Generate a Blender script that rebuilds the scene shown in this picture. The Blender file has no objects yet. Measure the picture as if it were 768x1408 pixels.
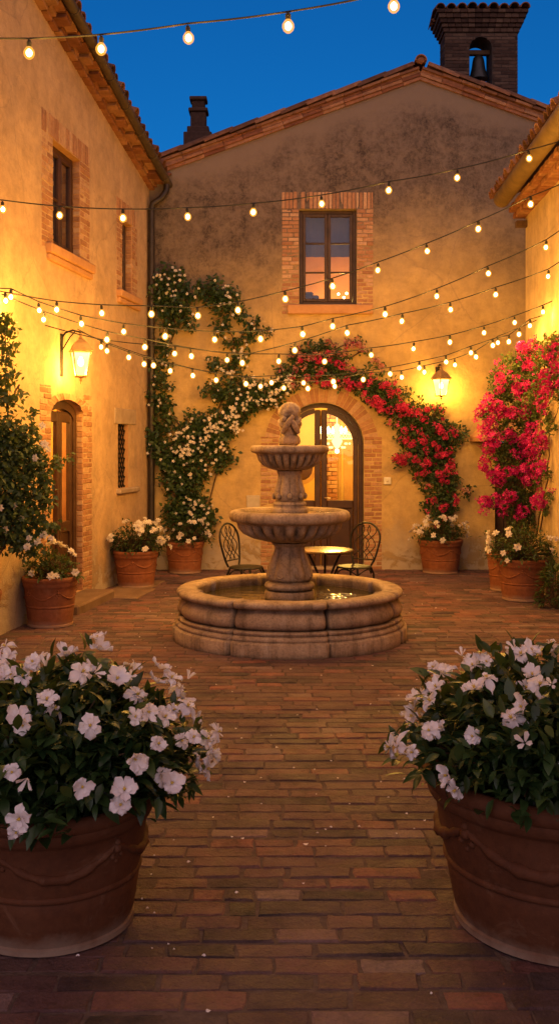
import bpy, bmesh, math, random
from mathutils import Vector, Matrix, Quaternion, noise
from mathutils.geometry import tessellate_polygon
rnd = random.Random(7)
U = rnd.uniform
PI = math.pi
R = math.radians
sc = bpy.context.scene
COL = sc.collection
F, CX, CY, CH = 1400.0, 384.0, 612.0, 1.75     # focal length, principal point and eye height of the measured photograph

def at(px, py, Y):
    return Vector(((px - CX) / F * Y, Y, CH + (CY - py) / F * Y))

# ------------------------------------------------------------------ mesh collector
class MB:
    def __init__(s):
        s.v, s.f, s.t, s.m = [], [], [], []
    def add(s, vs, fs, tint=.5, mi=0):
        o = len(s.v)
        s.v += [tuple(p) for p in vs]
        s.f += [tuple(i + o for i in f) for f in fs]
        s.t += [tint] * len(vs)
        s.m += [mi] * len(fs)
    def box(s, x0, x1, y0, y1, z0, z1, tint=.5, mi=0, M=None):
        vs = [Vector((x, y, z)) for z in (z0, z1) for y in (y0, y1) for x in (x0, x1)]
        if M is not None: vs = [M @ p for p in vs]
        s.add(vs, [(0, 2, 3, 1), (4, 5, 7, 6), (0, 1, 5, 4), (2, 6, 7, 3), (0, 4, 6, 2), (1, 3, 7, 5)], tint, mi)
    def cbox(s, x0, x1, y0, y1, z0, z1, b=.006, tint=.5, mi=0, M=None, jit=0.0):
        lo, hi = (x0, y0, z0), (x1, y1, z1)
        vs, idx = [], {}
        for c in range(8):
            sg = [(c >> a) & 1 for a in range(3)]
            j = Vector((U(-jit, jit), U(-jit, jit), U(-jit, jit)))
            for a in range(3):
                p = [0, 0, 0]
                for k in range(3):
                    p[k] = (hi[k] if sg[k] else lo[k])
                    if k != a: p[k] += (-b if sg[k] else b)
                idx[(c, a)] = len(vs)
                q = Vector(p) + j
                vs.append(M @ q if M is not None else q)
        fs = []
        for a in range(3):
            b1, b2 = [k for k in range(3) if k != a]
            for sgn in (0, 1):
                cs = [(sgn << a) | (i << b1) | (j << b2) for i, j in ((0, 0), (1, 0), (1, 1), (0, 1))]
                fs.append(tuple(idx[(c, a)] for c in cs))
        for e in range(3):
            a, b_ = [k for k in range(3) if k != e]
            for i in (0, 1):
                for j in (0, 1):
                    c1 = (i << a) | (j << b_); c2 = c1 | (1 << e)
                    fs.append((idx[(c1, a)], idx[(c2, a)], idx[(c2, b_)], idx[(c1, b_)]))
        for c in range(8): fs.append((idx[(c, 0)], idx[(c, 1)], idx[(c, 2)]))
        s.add(vs, fs, tint, mi)
    def lathe(s, prof, n=32, c=(0, 0, 0), tint=.5, mi=0, mod=None, M=None, cap=False):
        vs, fs = [], []
        for r, z in prof:
            for i in range(n):
                a = 2 * PI * i / n
                rr, zz = mod(a, r, z) if mod else (r, z)
                p = Vector((c[0] + rr * math.cos(a), c[1] + rr * math.sin(a), c[2] + zz))
                vs.append(M @ p if M is not None else p)
        for k in range(len(prof) - 1):
            for i in range(n):
                j = (i + 1) % n
                fs.append((k * n + i, k * n + j, (k + 1) * n + j, (k + 1) * n + i))
        if cap:
            fs.append(tuple(range(n))[::-1]); fs.append(tuple((len(prof) - 1) * n + i for i in range(n)))
        s.add(vs, fs, tint, mi)
    def tube(s, pts, r, n=6, tint=.5, mi=0, caps=True):
        pts = [Vector(p) for p in pts]
        rs = r if isinstance(r, (list, tuple)) else [r] * len(pts)
        vs, fs = [], []
        ref = Vector((0, 0, 1))
        prev = None
        for i, p in enumerate(pts):
            d = (pts[min(i + 1, len(pts) - 1)] - pts[max(i - 1, 0)])
            if d.length < 1e-9: d = Vector((0, 0, 1))
            d.normalize()
            if prev is None:
                a = d.cross(ref)
                if a.length < .05: a = d.cross(Vector((1, 0, 0)))
            else:
                a = prev - d * prev.dot(d)
                if a.length < 1e-6: a = d.orthogonal()
            a.normalize(); prev = a
            b = d.cross(a)
            for k in range(n):
                t = 2 * PI * k / n
                vs.append(p + (a * math.cos(t) + b * math.sin(t)) * rs[i])
        for i in range(len(pts) - 1):
            for k in range(n):
                j = (k + 1) % n
                fs.append((i * n + k, i * n + j, (i + 1) * n + j, (i + 1) * n + k))
        if caps:
            fs.append(tuple(range(n))[::-1]); fs.append(tuple((len(pts) - 1) * n + k for k in range(n)))
        s.add(vs, fs, tint, mi)
    def halfpipe(s, p0, p1, up, r, n=6, th=.012, tint=.5, r1=None):
        """roof tile: half tube from p0 to p1, open below, with thickness"""
        p0, p1, up = Vector(p0), Vector(p1), Vector(up)
        d = (p1 - p0).normalized(); sd = d.cross(up).normalized(); up = sd.cross(d)
        vs = []
        for p, rr in ((p0, r), (p1, r1 or r)):
            for q in (rr, rr - th):
                for k in range(n + 1):
                    a = PI * k / n
                    vs.append(p + sd * math.cos(a) * q + up * math.sin(a) * q)
        m = n + 1; fs = []
        for k in range(n):
            fs += [(k, k + 1, 2 * m + k + 1, 2 * m + k), (m + k, 3 * m + k, 3 * m + k + 1, m + k + 1),
                   (k, m + k, m + k + 1, k + 1), (2 * m + k, 2 * m + k + 1, 3 * m + k + 1, 3 * m + k)]
        fs += [(0, 2 * m, 3 * m, m), (n, m + n, 3 * m + n, 2 * m + n)]
        s.add(vs, fs, tint)
    def ball(s, c, r, n=10, m=6, tint=.5, mi=0, sq=(1, 1, 1)):
        vs, fs = [], []
        for j in range(m + 1):
            th = PI * j / m
            for i in range(n):
                a = 2 * PI * i / n
                vs.append((c[0] + r * sq[0] * math.sin(th) * math.cos(a), c[1] + r * sq[1] * math.sin(th) * math.sin(a), c[2] + r * sq[2] * math.cos(th)))
        for j in range(m):
            for i in range(n):
                k = (i + 1) % n
                fs.append((j * n + i, (j + 1) * n + i, (j + 1) * n + k, j * n + k))
        s.add(vs, fs, tint, mi)
    def leaf(s, p, d, up, L, W, bend=.3, fold=.25, tint=.5, n=4, mi=0):
        d = d.normalized(); sd = d.cross(up)
        if sd.length < 1e-4: sd = d.orthogonal()
        sd.normalize(); nn = sd.cross(d)
        vs = []
        for i in range(n + 1):
            q = i / n
            w = W * .5 * (math.sin(PI * min(1, q ** .8)) ** .8 if 0 < q < 1 else .03)
            c = p + d * (L * q) - nn * (bend * L * q * q)
            vs += [c - sd * w + nn * (fold * w), c, c + sd * w + nn * (fold * w)]
        fs = []
        for i in range(n):
            a = i * 3
            fs += [(a, a + 1, a + 4, a + 3), (a + 1, a + 2, a + 5, a + 4)]
        s.add(vs, fs, tint, mi)
    def mesh(s, name, mats, smooth=None, fix=True):
        me = bpy.data.meshes.new(name)
        me.from_pydata(s.v, [], s.f)
        for m in (mats if isinstance(mats, (list, tuple)) else [mats]): me.materials.append(m)
        me.polygons.foreach_set('material_index', s.m)
        at_ = me.attributes.new('tint', 'FLOAT', 'POINT'); at_.data.foreach_set('value', s.t)
        if fix:
            bm = bmesh.new(); bm.from_mesh(me)
            bmesh.ops.recalc_face_normals(bm, faces=bm.faces); bm.to_mesh(me); bm.free()
        if smooth:
            me.polygons.foreach_set('use_smooth', [True] * len(me.polygons))
            if smooth < 179: me.set_sharp_from_angle(angle=R(smooth))
        me.update()
        return me
    def obj(s, name, mats, parent=None, smooth=None, fix=True, label=None):
        return link(name, s.mesh(name, mats, smooth, fix), parent, label)

def link(name, me, parent=None, label=None):
    o = bpy.data.objects.new(name, me); COL.objects.link(o)
    if parent: o.parent = parent
    if label: o['label'] = label
    return o

def thing(name, label, cat, loc=(0, 0, 0), rz=0, group=None):
    o = bpy.data.objects.new(name, None); COL.objects.link(o)
    o.empty_display_size = .1
    o.location = loc; o.rotation_euler = (0, 0, rz)
    o['label'] = label; o['category'] = cat
    if group: o['group'] = group
    return o

def structure(o, label=None, kind='structure'):
    o['kind'] = kind
    if label: o['label'] = label
    return o

# ------------------------------------------------------------------ materials
class G:
    def __init__(s, name):
        s.mat = bpy.data.materials.new(name); s.mat.use_nodes = True
        s.nt = s.mat.node_tree; s.N = s.nt.nodes; s.L = s.nt.links
        s.N.clear()
        s.out = s.N.new('ShaderNodeOutputMaterial')
    def n(s, typ, **kw):
        x = s.N.new(typ)
        for k, v in kw.items(): setattr(x, k, v)
        return x
    def set(s, sock, v):
        if isinstance(v, bpy.types.NodeSocket): s.L.new(v, sock)
        elif v is not None: sock.default_value = v
    def coord(s, scale=(1, 1, 1)):
        tc = s.n('ShaderNodeTexCoord'); mp = s.n('ShaderNodeMapping')
        mp.inputs['Scale'].default_value = scale
        s.L.new(tc.outputs['Object'], mp.inputs['Vector'])
        return mp.outputs[0]
    def noise(s, scale, detail=5, rough=.6, vec=None, dist=0):
        x = s.n('ShaderNodeTexNoise'); s.set(x.inputs['Vector'], vec or s.coord())
        x.inputs['Scale'].default_value = scale; x.inputs['Detail'].default_value = detail
        x.inputs['Roughness'].default_value = rough; x.inputs['Distortion'].default_value = dist
        return x.outputs['Fac']
    def ramp(s, fac, stops, interp='LINEAR'):
        x = s.n('ShaderNodeValToRGB'); s.set(x.inputs['Fac'], fac)
        cr = x.color_ramp; cr.interpolation = interp
        while len(cr.elements) < len(stops): cr.elements.new(.5)
        for e, (p, c) in zip(cr.elements, stops):
            e.position = p
            e.color = (c, c, c, 1) if isinstance(c, (int, float)) else (*c, 1)
        return x.outputs['Color']
    def math(s, op, a, b=None, clamp=False):
        x = s.n('ShaderNodeMath', operation=op); x.use_clamp = clamp
        s.set(x.inputs[0], a)
        if b is not None: s.set(x.inputs[1], b)
        return x.outputs[0]
    def mix(s, fac, a, b, mode='MIX'):
        x = s.n('ShaderNodeMix', data_type='RGBA', blend_type=mode)
        s.set(x.inputs[0], fac)
        for k, v in ((6, a), (7, b)):
            if isinstance(v, tuple) and len(v) == 3: v = (*v, 1)
            s.set(x.inputs[k], v)
        return x.outputs[2]
    def attr(s, name='tint'):
        x = s.n('ShaderNodeAttribute', attribute_name=name); return x.outputs['Fac']
    def sep(s, vec=None):
        x = s.n('ShaderNodeSeparateXYZ'); s.set(x.inputs[0], vec or s.coord()); return x.outputs
    def bump(s, h, strength=.3, dist=.02, nrm=None):
        x = s.n('ShaderNodeBump'); s.set(x.inputs['Height'], h)
        x.inputs['Strength'].default_value = strength; x.inputs['Distance'].default_value = dist
        if nrm: s.set(x.inputs['Normal'], nrm)
        return x.outputs[0]
    def bsdf(s, color, rough=.8, normal=None, spec=.3, metal=0, **kw):
        b = s.n('ShaderNodeBsdfPrincipled')
        if isinstance(color, tuple) and len(color) == 3: color = (*color, 1)
        s.set(b.inputs['Base Color'], color); s.set(b.inputs['Roughness'], rough)
        s.set(b.inputs['Specular IOR Level'], spec); s.set(b.inputs['Metallic'], metal)
        if normal: s.set(b.inputs['Normal'], normal)
        for k, v in kw.items(): s.set(b.inputs[k.replace('_', ' ')], v)
        s.L.new(b.outputs[0], s.out.inputs[0])
        return b

def simple(name, stops, scale=8, rough=.7, bump=.15, bscale=60, spec=.3, metal=0, tint=None, tf=1.0, bd=.01):
    g = G(name)
    c = g.ramp(g.noise(scale), stops)
    if tint: c = g.mix(tf, c, g.ramp(g.attr(), tint), 'MULTIPLY')
    nm = g.bump(g.noise(bscale, 4), bump, bd) if bump else None
    g.bsdf(c, rough, nm, spec, metal)
    return g.mat

def plaster(name, stops, gable=False, stain=.35):
    g = G(name)
    xyz = g.sep()
    c = g.ramp(g.noise(.9, 8, .62, dist=.4), stops)
    # fine mottling
    c = g.mix(.6, c, g.ramp(g.noise(8, 9, .75), [(.34, .68), (.52, 1.0), (.7, 1.14)]), 'MULTIPLY')
    c = g.mix(.6, c, g.ramp(g.noise(2.2, 10, .72, dist=.3), [(.36, .68), (.52, 1.0), (.66, 1.16)]), 'MULTIPLY')
    # vertical rain streaks
    st = g.ramp(g.noise(1, 5, .6, vec=g.coord((5, 5, .35))), [(.42, 0), (.75, 1)])
    c = g.mix(g.math('MULTIPLY', st, stain), c, (.34, .25, .16))
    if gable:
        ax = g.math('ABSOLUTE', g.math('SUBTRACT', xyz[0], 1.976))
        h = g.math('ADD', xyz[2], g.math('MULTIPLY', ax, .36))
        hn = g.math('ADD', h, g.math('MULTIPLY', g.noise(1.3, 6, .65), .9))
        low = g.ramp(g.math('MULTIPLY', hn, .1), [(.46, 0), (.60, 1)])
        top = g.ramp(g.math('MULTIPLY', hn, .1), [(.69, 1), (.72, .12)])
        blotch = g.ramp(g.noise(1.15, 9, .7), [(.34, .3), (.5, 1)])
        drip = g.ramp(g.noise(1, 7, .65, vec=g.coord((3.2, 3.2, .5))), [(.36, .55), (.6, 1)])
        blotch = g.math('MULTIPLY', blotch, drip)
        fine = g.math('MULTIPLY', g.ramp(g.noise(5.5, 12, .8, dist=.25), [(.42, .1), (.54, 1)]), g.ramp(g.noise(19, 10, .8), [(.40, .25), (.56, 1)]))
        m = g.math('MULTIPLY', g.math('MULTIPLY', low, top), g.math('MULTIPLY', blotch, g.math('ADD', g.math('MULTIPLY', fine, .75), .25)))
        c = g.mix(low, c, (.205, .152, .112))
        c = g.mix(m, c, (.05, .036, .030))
    # damp and bare patches along the foot of the wall
    zf = g.ramp(g.math('ADD', g.math('MULTIPLY', xyz[2], .5), g.math('MULTIPLY', g.noise(1.6, 6, .7), .6)), [(.42, 1), (.62, 0)])
    patch = g.ramp(g.noise(2.6, 9, .7, dist=1.0), [(.45, 0), (.5, 1)])
    c = g.mix(g.math('MULTIPLY', zf, .55), c, (.27, .20, .13))
    c = g.mix(g.math('MULTIPLY', g.math('MULTIPLY', zf, patch), .6), c, (.52, .44, .34))
    # hairline cracks
    vo = g.n('ShaderNodeTexVoronoi', feature='DISTANCE_TO_EDGE'); g.set(vo.inputs['Vector'], g.mix(.28, g.coord(), g.noise(2.5, 4)))
    vo.inputs['Scale'].default_value = .9
    cr = g.ramp(vo.outputs[0], [(.0, 1), (.006, 0)])
    c = g.mix(g.math('MULTIPLY', cr, .35), c, (.2, .14, .09))
    hgt = g.math('ADD', g.math('MULTIPLY', g.noise(3.5, 8, .6), 1.0), g.math('MULTIPLY', g.noise(38, 4, .6), .16))
    hgt = g.math('SUBTRACT', hgt, g.math('MULTIPLY', g.math('MULTIPLY', zf, patch), .25))
    g.bsdf(c, .93, g.bump(hgt, .55, .05), .15)
    return g.mat

MT = {}
MT['plaster_left'] = plaster('plaster_left', [(.25, (.46, .30, .16)), (.5, (.56, .375, .205)), (.75, (.42, .265, .14))], stain=.35)
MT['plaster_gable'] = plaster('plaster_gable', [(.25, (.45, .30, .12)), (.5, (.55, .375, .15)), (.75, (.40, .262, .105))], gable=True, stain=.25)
MT['plaster_right'] = plaster('plaster_right', [(.25, (.50, .35, .18)), (.5, (.58, .42, .22)), (.75, (.44, .31, .16))], stain=.6)
MT['brick'] = simple('wall_brick', [(.3, (.75, .75, .75)), (.7, (1.1, 1.1, 1.1))], 22, .9, .5, 90, .15,
                     tint=[(0, (.33, .165, .085)), (.35, (.40, .205, .105)), (.65, (.44, .245, .13)), (1, (.52, .33, .19))], bd=.008)
MT['mortar'] = simple('mortar', [(.3, (.34, .26, .17)), (.7, (.46, .36, .25))], 14, .95, .4, 120, .1)
MT['sill'] = simple('terracotta_sill', [(.3, (.42, .21, .09)), (.7, (.55, .30, .13))], 7, .85, .4, 50, .2)
MT['stone_trim'] = simple('stone_trim', [(.3, (.32, .23, .15)), (.7, (.46, .35, .24))], 6, .9, .5, 45, .2)
MT['roof_tile'] = simple('roof_tile', [(.3, (.6, .6, .6)), (.7, (1.1, 1.1, 1.1))], 12, .9, .4, 60, .15,
                         tint=[(0, (.10, .052, .034)), (.5, (.24, .105, .055)), (1, (.34, .18, .10))])
MT['eave_tile'] = simple('eave_tile', [(.3, (.6, .6, .6)), (.7, (1.05, 1.05, 1.05))], 12, .9, .4, 60, .15,
                         tint=[(0, (.16, .062, .036)), (.5, (.30, .125, .065)), (1, (.38, .2, .11))])
MT['soffit'] = simple('soffit_wood', [(.3, (.06, .034, .02)), (.7, (.13, .075, .04))], 9, .85, .3, 50, .2)
MT['gutter'] = simple('gutter_metal', [(.3, (.055, .038, .024)), (.7, (.10, .072, .045))], 9, .55, .1, 30, .4, .2)
MT['gutter_ochre'] = simple('gutter_ochre', [(.3, (.10, .062, .02)), (.7, (.17, .11, .036))], 6, .7, .3, 30, .3)
MT['pipe'] = simple('pipe_metal', [(.3, (.028, .022, .018)), (.7, (.06, .045, .034))], 9, .45, .1, 30, .4, .4)
MT['wood'] = simple('door_wood', [(.3, (.038, .015, .006)), (.7, (.075, .031, .012))], 6, .5, .25, 40, .4)
MT['wood_dark'] = simple('window_wood', [(.3, (.042, .024, .014)), (.7, (.08, .045, .026))], 8, .55, .2, 50, .35)
MT['iron'] = simple('wrought_iron', [(.3, (.010, .009, .008)), (.7, (.022, .018, .015))], 20, .5, .2, 120, .5, .5)
MT['bronze'] = simple('bell_bronze', [(.3, (.022, .024, .026)), (.7, (.05, .05, .048))], 8, .5, .1, 60, .5, .6)
MT['brass'] = simple('lantern_metal', [(.3, (.26, .15, .05)), (.7, (.42, .26, .10))], 12, .5, .1, 60, .5, .1)
MT['tabletop'] = simple('table_metal', [(.3, (.30, .24, .15)), (.7, (.42, .34, .22))], 6, .22, .05, 30, .5, .8)
MT['black'] = simple('black_rubber', [(.3, (.012, .011, .01)), (.7, (.022, .02, .018))], 20, .6, 0)
MT['soil'] = simple('potting_soil', [(.3, (.012, .008, .005)), (.7, (.03, .02, .012))], 30, .95, .8, 40, .1, bd=.03)
MT['room_wall'] = simple('room_wall', [(.3, (.60, .38, .10)), (.7, (.72, .47, .14))], 2, .8, .1, 30)
MT['room_panel'] = simple('room_panel', [(.3, (.34, .2, .07)), (.7, (.46, .28, .1))], 5, .6, .1, 30)
MT['room_floor'] = simple('room_floor', [(.3, (.16, .08, .03)), (.7, (.24, .12, .05))], 4, .35, .1, 30)
MT['room_blue'] = simple('room_shade', [(.3, (.06, .06, .10)), (.7, (.10, .09, .13))], 3, .8, 0)
MT['room_orange'] = simple('room_orange', [(.3, (.46, .22, .06)), (.7, (.58, .31, .10))], 2.5, .8, 0)
MT['stem'] = simple('woody_stem', [(.3, (.06, .036, .018)), (.7, (.14, .085, .045))], 25, .9, .4, 60, .2)
MT['box'] = simple('box_plastic', [(.3, (.62, .56, .42)), (.7, (.72, .66, .5))], 6, .5, 0)
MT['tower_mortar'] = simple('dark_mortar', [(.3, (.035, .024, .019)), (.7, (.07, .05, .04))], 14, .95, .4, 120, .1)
MT['slab'] = simple('worn_slab', [(.3, (.15, .092, .055)), (.7, (.24, .155, .10))], 5, .9, .5, 45, .2)
MT['plaque'] = simple('stone_plaque', [(.3, (.42, .35, .24)), (.7, (.56, .47, .34))], 8, .9, .3, 60)
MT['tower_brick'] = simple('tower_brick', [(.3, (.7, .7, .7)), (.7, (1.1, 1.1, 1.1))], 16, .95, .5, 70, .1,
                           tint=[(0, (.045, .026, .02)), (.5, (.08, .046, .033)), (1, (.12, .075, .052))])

def stone():
    g = G('fountain_stone')
    xyz = g.sep()
    c = g.ramp(g.noise(4, 8, .65), [(.25, (.23, .155, .09)), (.5, (.42, .30, .19)), (.75, (.56, .43, .29))])
    c = g.mix(.7, c, g.ramp(g.noise(55, 4, .8), [(.32, .45), (.5, 1.0), (.72, 1.3)]), 'MULTIPLY')
    st = g.ramp(g.noise(1, 6, .65, vec=g.coord((9, 9, .9))), [(.48, 0), (.72, 1)])
    c = g.mix(g.math('MULTIPLY', st, .75), c, (.075, .048, .026))
    lm = g.ramp(g.noise(1, 7, .7, vec=g.coord((14, 14, 1.6))), [(.56, 0), (.68, 1)])
    c = g.mix(g.math('MULTIPLY', lm, .3), c, (.58, .5, .40))
    al = g.ramp(g.noise(2.2, 6, .7), [(.52, 0), (.7, 1)])
    c = g.mix(g.math('MULTIPLY', al, .35), c, (.10, .085, .035))
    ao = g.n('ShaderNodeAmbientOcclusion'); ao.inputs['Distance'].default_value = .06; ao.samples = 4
    crease_shade = g.ramp(ao.outputs['AO'], [(.3, .16), (.85, 1)])  # occlusion shade of flutes, seams and creases multiplied into the stone colour
    c = g.mix(1, c, crease_shade, 'MULTIPLY')
    h = g.math('ADD', g.noise(14, 7, .7), g.math('MULTIPLY', g.noise(80, 4, .7), .5))
    g.bsdf(c, .82, g.bump(h, .5, .02), .25)
    return g.mat
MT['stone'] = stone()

def terracotta(name, k=1.0):
    g = G(name)
    xyz = g.sep()
    c = g.ramp(g.noise(3.2, 8, .65), [(.25, (.17 * k, .052 * k, .020 * k)), (.5, (.245 * k, .082 * k, .031 * k)), (.75, (.30 * k, .108 * k, .045 * k))])
    c = g.mix(.5, c, g.ramp(g.noise(26, 6, .7), [(.35, .65), (.55, 1.0), (.75, 1.2)]), 'MULTIPLY')
    zf = g.ramp(g.math('ADD', xyz[2], g.math('MULTIPLY', g.noise(6, 6, .7), .12)), [(.07, 1), (.135, 0)])
    c = g.mix(g.math('MULTIPLY', zf, .6), c, (.36, .27, .20))
    wh = g.ramp(g.noise(5, 9, .75, dist=.6), [(.56, 0), (.72, 1)])
    c = g.mix(g.math('MULTIPLY', wh, .3), c, (.36, .22, .14))
    dk = g.ramp(g.noise(2, 5, .6, vec=g.coord((3, 3, .6))), [(.5, 0), (.75, 1)])
    c = g.mix(g.math('MULTIPLY', dk, .45), c, (.12, .045, .022))
    g.bsdf(c, .78, g.bump(g.math('ADD', g.noise(22, 6, .6), g.math('MULTIPLY', g.noise(120, 3), .3)), .3, .012), .3)
    return g.mat
MT['terracotta'] = terracotta('terracotta')
MT['terracotta_dark'] = terracotta('dark_terracotta', .44)

def paver():
    g = G('brick_paver')
    c = g.ramp(g.attr(), [(0, (.042, .028, .031)), (.22, (.080, .042, .044)), (.45, (.125, .058, .056)), (.7, (.165, .068, .061)), (.88, (.24, .080, .058)), (1, (.22, .145, .14))])
    c = g.mix(.9, c, g.ramp(g.noise(7, 10, .78, dist=.4), [(.34, .35), (.5, .95), (.68, 1.45)]), 'MULTIPLY')
    c = g.mix(.6, c, g.ramp(g.noise(70, 5, .75), [(.35, .55), (.5, 1.0), (.7, 1.25)]), 'MULTIPLY')
    big = g.ramp(g.noise(1.1, 5, .6), [(.4, 0), (.62, 1)])
    c = g.mix(g.math('MULTIPLY', big, .35), c, (.10, .046, .044))
    dust = g.ramp(g.noise(2.2, 8, .72, dist=.4), [(.38, 0), (.66, 1)])
    c = g.mix(g.math('MULTIPLY', dust, .42), c, (.25, .155, .125))
    lime = g.ramp(g.noise(30, 8, .8, dist=.5), [(.62, 0), (.72, 1)])
    c = g.mix(g.math('MULTIPLY', lime, .22), c, (.36, .29, .24))
    h = g.math('ADD', g.noise(16, 8, .7), g.math('MULTIPLY', g.noise(75, 6, .7), .4))
    rg = g.ramp(g.noise(5, 5), [(.3, .55), (.7, .8)])
    g.bsdf(c, rg, g.bump(h, .9, .03), .35)
    return g.mat
MT['paver'] = paver()
MT['joint'] = simple('paver_joint', [(.3, (.085, .058, .048)), (.7, (.15, .108, .09))], 25, .95, .8, 90, .1, bd=.01)
MT['ground'] = simple('earth', [(.3, (.06, .045, .035)), (.7, (.10, .08, .06))], 2, .95, .3, 20, .1)

def leafmat(name, stops, rough=.42, trans=.18, spec=.4):
    g = G(name)
    c = g.ramp(g.attr(), stops)
    c = g.mix(.4, c, g.ramp(g.noise(35, 3), [(.3, .7), (.7, 1.15)]), 'MULTIPLY')
    b = g.bsdf(c, rough, None, spec)
    tr = g.n('ShaderNodeBsdfTranslucent'); g.set(tr.inputs[0], g.mix(.5, c, (.25, .3, .03)))
    mx = g.n('ShaderNodeMixShader'); mx.inputs[0].default_value = trans
    g.L.new(b.outputs[0], mx.inputs[1]); g.L.new(tr.outputs[0], mx.inputs[2]); g.L.new(mx.outputs[0], g.out.inputs[0])
    return g.mat
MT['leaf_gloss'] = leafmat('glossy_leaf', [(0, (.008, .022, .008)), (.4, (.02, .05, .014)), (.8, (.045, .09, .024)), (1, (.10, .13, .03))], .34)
MT['leaf_rose'] = leafmat('rose_leaf', [(0, (.012, .03, .010)), (.5, (.03, .065, .018)), (.85, (.06, .10, .026)), (1, (.14, .13, .04))], .5, .22)
MT['leaf_boug'] = leafmat('bougainvillea_leaf', [(0, (.018, .038, .010)), (.5, (.06, .10, .022)), (.85, (.15, .18, .04)), (1, (.26, .22, .05))], .55, .3)

def petalmat(name, stops, trans=.3, rough=.6):
    g = G(name)
    c = g.ramp(g.attr(), stops)
    b = g.bsdf(c, rough, None, .2)
    tr = g.n('ShaderNodeBsdfTranslucent'); g.set(tr.inputs[0], c)
    mx = g.n('ShaderNodeMixShader'); mx.inputs[0].default_value = trans
    g.L.new(b.outputs[0], mx.inputs[1]); g.L.new(tr.outputs[0], mx.inputs[2]); g.L.new(mx.outputs[0], g.out.inputs[0])
    return g.mat
MT['petal_white'] = petalmat('white_petal', [(0, (.80, .70, .70)), (.5, (.90, .84, .84)), (1, (.93, .89, .89))])
MT['petal_rose'] = petalmat('ivory_rose_petal', [(0, (.66, .52, .42)), (.5, (.80, .72, .62)), (1, (.85, .80, .72))])
MT['petal_red'] = petalmat('magenta_bract', [(0, (.32, .010, .05)), (.5, (.60, .026, .115)), (1, (.78, .08, .21))], .3)
MT['petal_magenta'] = petalmat('fuchsia_bract', [(0, (.26, .004, .08)), (.5, (.54, .012, .19)), (1, (.72, .05, .31))], .3)
MT['petal_dull'] = petalmat('faded_pink_bract', [(0, (.25, .07, .06)), (.5, (.45, .16, .14)), (1, (.6, .32, .27))], .3)
MT['stamen'] = simple('yellow_stamen', [(.3, (.55, .36, .05)), (.7, (.7, .5, .1))], 30, .7, 0)

def emitter(name, color, strength):
    g = G(name)
    e = g.n('ShaderNodeEmission'); e.inputs[0].default_value = (*color, 1); e.inputs[1].default_value = strength
    g.L.new(e.outputs[0], g.out.inputs[0])
    try: g.mat.cycles.emission_sampling = 'NONE'
    except Exception: pass
    return g.mat
WARM = (1.0, .475, .07)
MT['bulb'] = emitter('lit_bulb', (1.0, .62, .24), 40.0)
MT['crystal'] = emitter('self_glowing_crystal', (1.0, .62, .2), 3.2)  # glow put into the chandelier frame and drops, apart from its bulbs
MT['candle'] = emitter('lit_candle_bulb', (1.0, .62, .22), 18.0)

def bulbglass():
    g = G('warm_bulb_glass')
    e = g.n('ShaderNodeEmission'); e.inputs[0].default_value = (1.0, .42, .05, 1); e.inputs[1].default_value = 1.7
    t = g.n('ShaderNodeBsdfTransparent'); mx = g.n('ShaderNodeMixShader'); mx.inputs[0].default_value = .45
    g.L.new(t.outputs[0], mx.inputs[1]); g.L.new(e.outputs[0], mx.inputs[2]); g.L.new(mx.outputs[0], g.out.inputs[0])
    g.mat.cycles.emission_sampling = 'NONE'
    return g.mat
MT['bulb_glass'] = bulbglass()
def lampglass():
    g = G('lit_lantern_glass')
    e = g.n('ShaderNodeEmission')
    g.set(e.inputs[0], g.ramp(g.math('MULTIPLY', g.sep()[2], 1.0), [(0, (1, .50, .12)), (.16, (1, .66, .27)), (.28, (1, .52, .13))]))
    e.inputs[1].default_value = 5.0
    t = g.n('ShaderNodeBsdfTransparent')
    mx = g.n('ShaderNodeMixShader'); mx.inputs[0].default_value = .5
    g.L.new(t.outputs[0], mx.inputs[1]); g.L.new(e.outputs[0], mx.inputs[2]); g.L.new(mx.outputs[0], g.out.inputs[0])
    g.mat.cycles.emission_sampling = 'NONE'
    return g.mat
MT['lamp_glass'] = lampglass()

def glass(name, refl=.12, tint=(1, 1, 1), rough=.02):
    g = G(name)
    gl = g.n('ShaderNodeBsdfGlossy'); gl.inputs['Roughness'].default_value = rough; gl.inputs[0].default_value = (.9, .9, .9, 1)
    g.set(gl.inputs['Normal'], g.bump(g.noise(2.5, 2), .08, .05))
    t = g.n('ShaderNodeBsdfTransparent'); t.inputs[0].default_value = (*tint, 1)
    mx = g.n('ShaderNodeMixShader'); mx.inputs[0].default_value = refl
    g.L.new(t.outputs[0], mx.inputs[1]); g.L.new(gl.outputs[0], mx.inputs[2]); g.L.new(mx.outputs[0], g.out.inputs[0])
    return g.mat
MT['glass'] = glass('door_glass', .06)
MT['glass_win'] = glass('window_glass', .05)
MT['glass_dark'] = glass('dark_window_glass', .45, (.5, .5, .5))

def watermat():
    g = G('fountain_water')
    n = g.noise(9, 3, .5, dist=.6)
    g.bsdf((.045, .036, .014), .03, g.bump(n, .35, .02), .6)
    return g.mat
MT['water'] = watermat()

# ------------------------------------------------------------------ light helper
def lamp(loc, power, color=WARM, radius=.03, name='bulb_light', parent=None):
    l = bpy.data.lights.new(name, 'POINT'); l.energy = power; l.color = color; l.shadow_soft_size = radius
    o = bpy.data.objects.new(name, l); COL.objects.link(o); o.location = loc
    if parent: o.parent = parent
    return o

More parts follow.
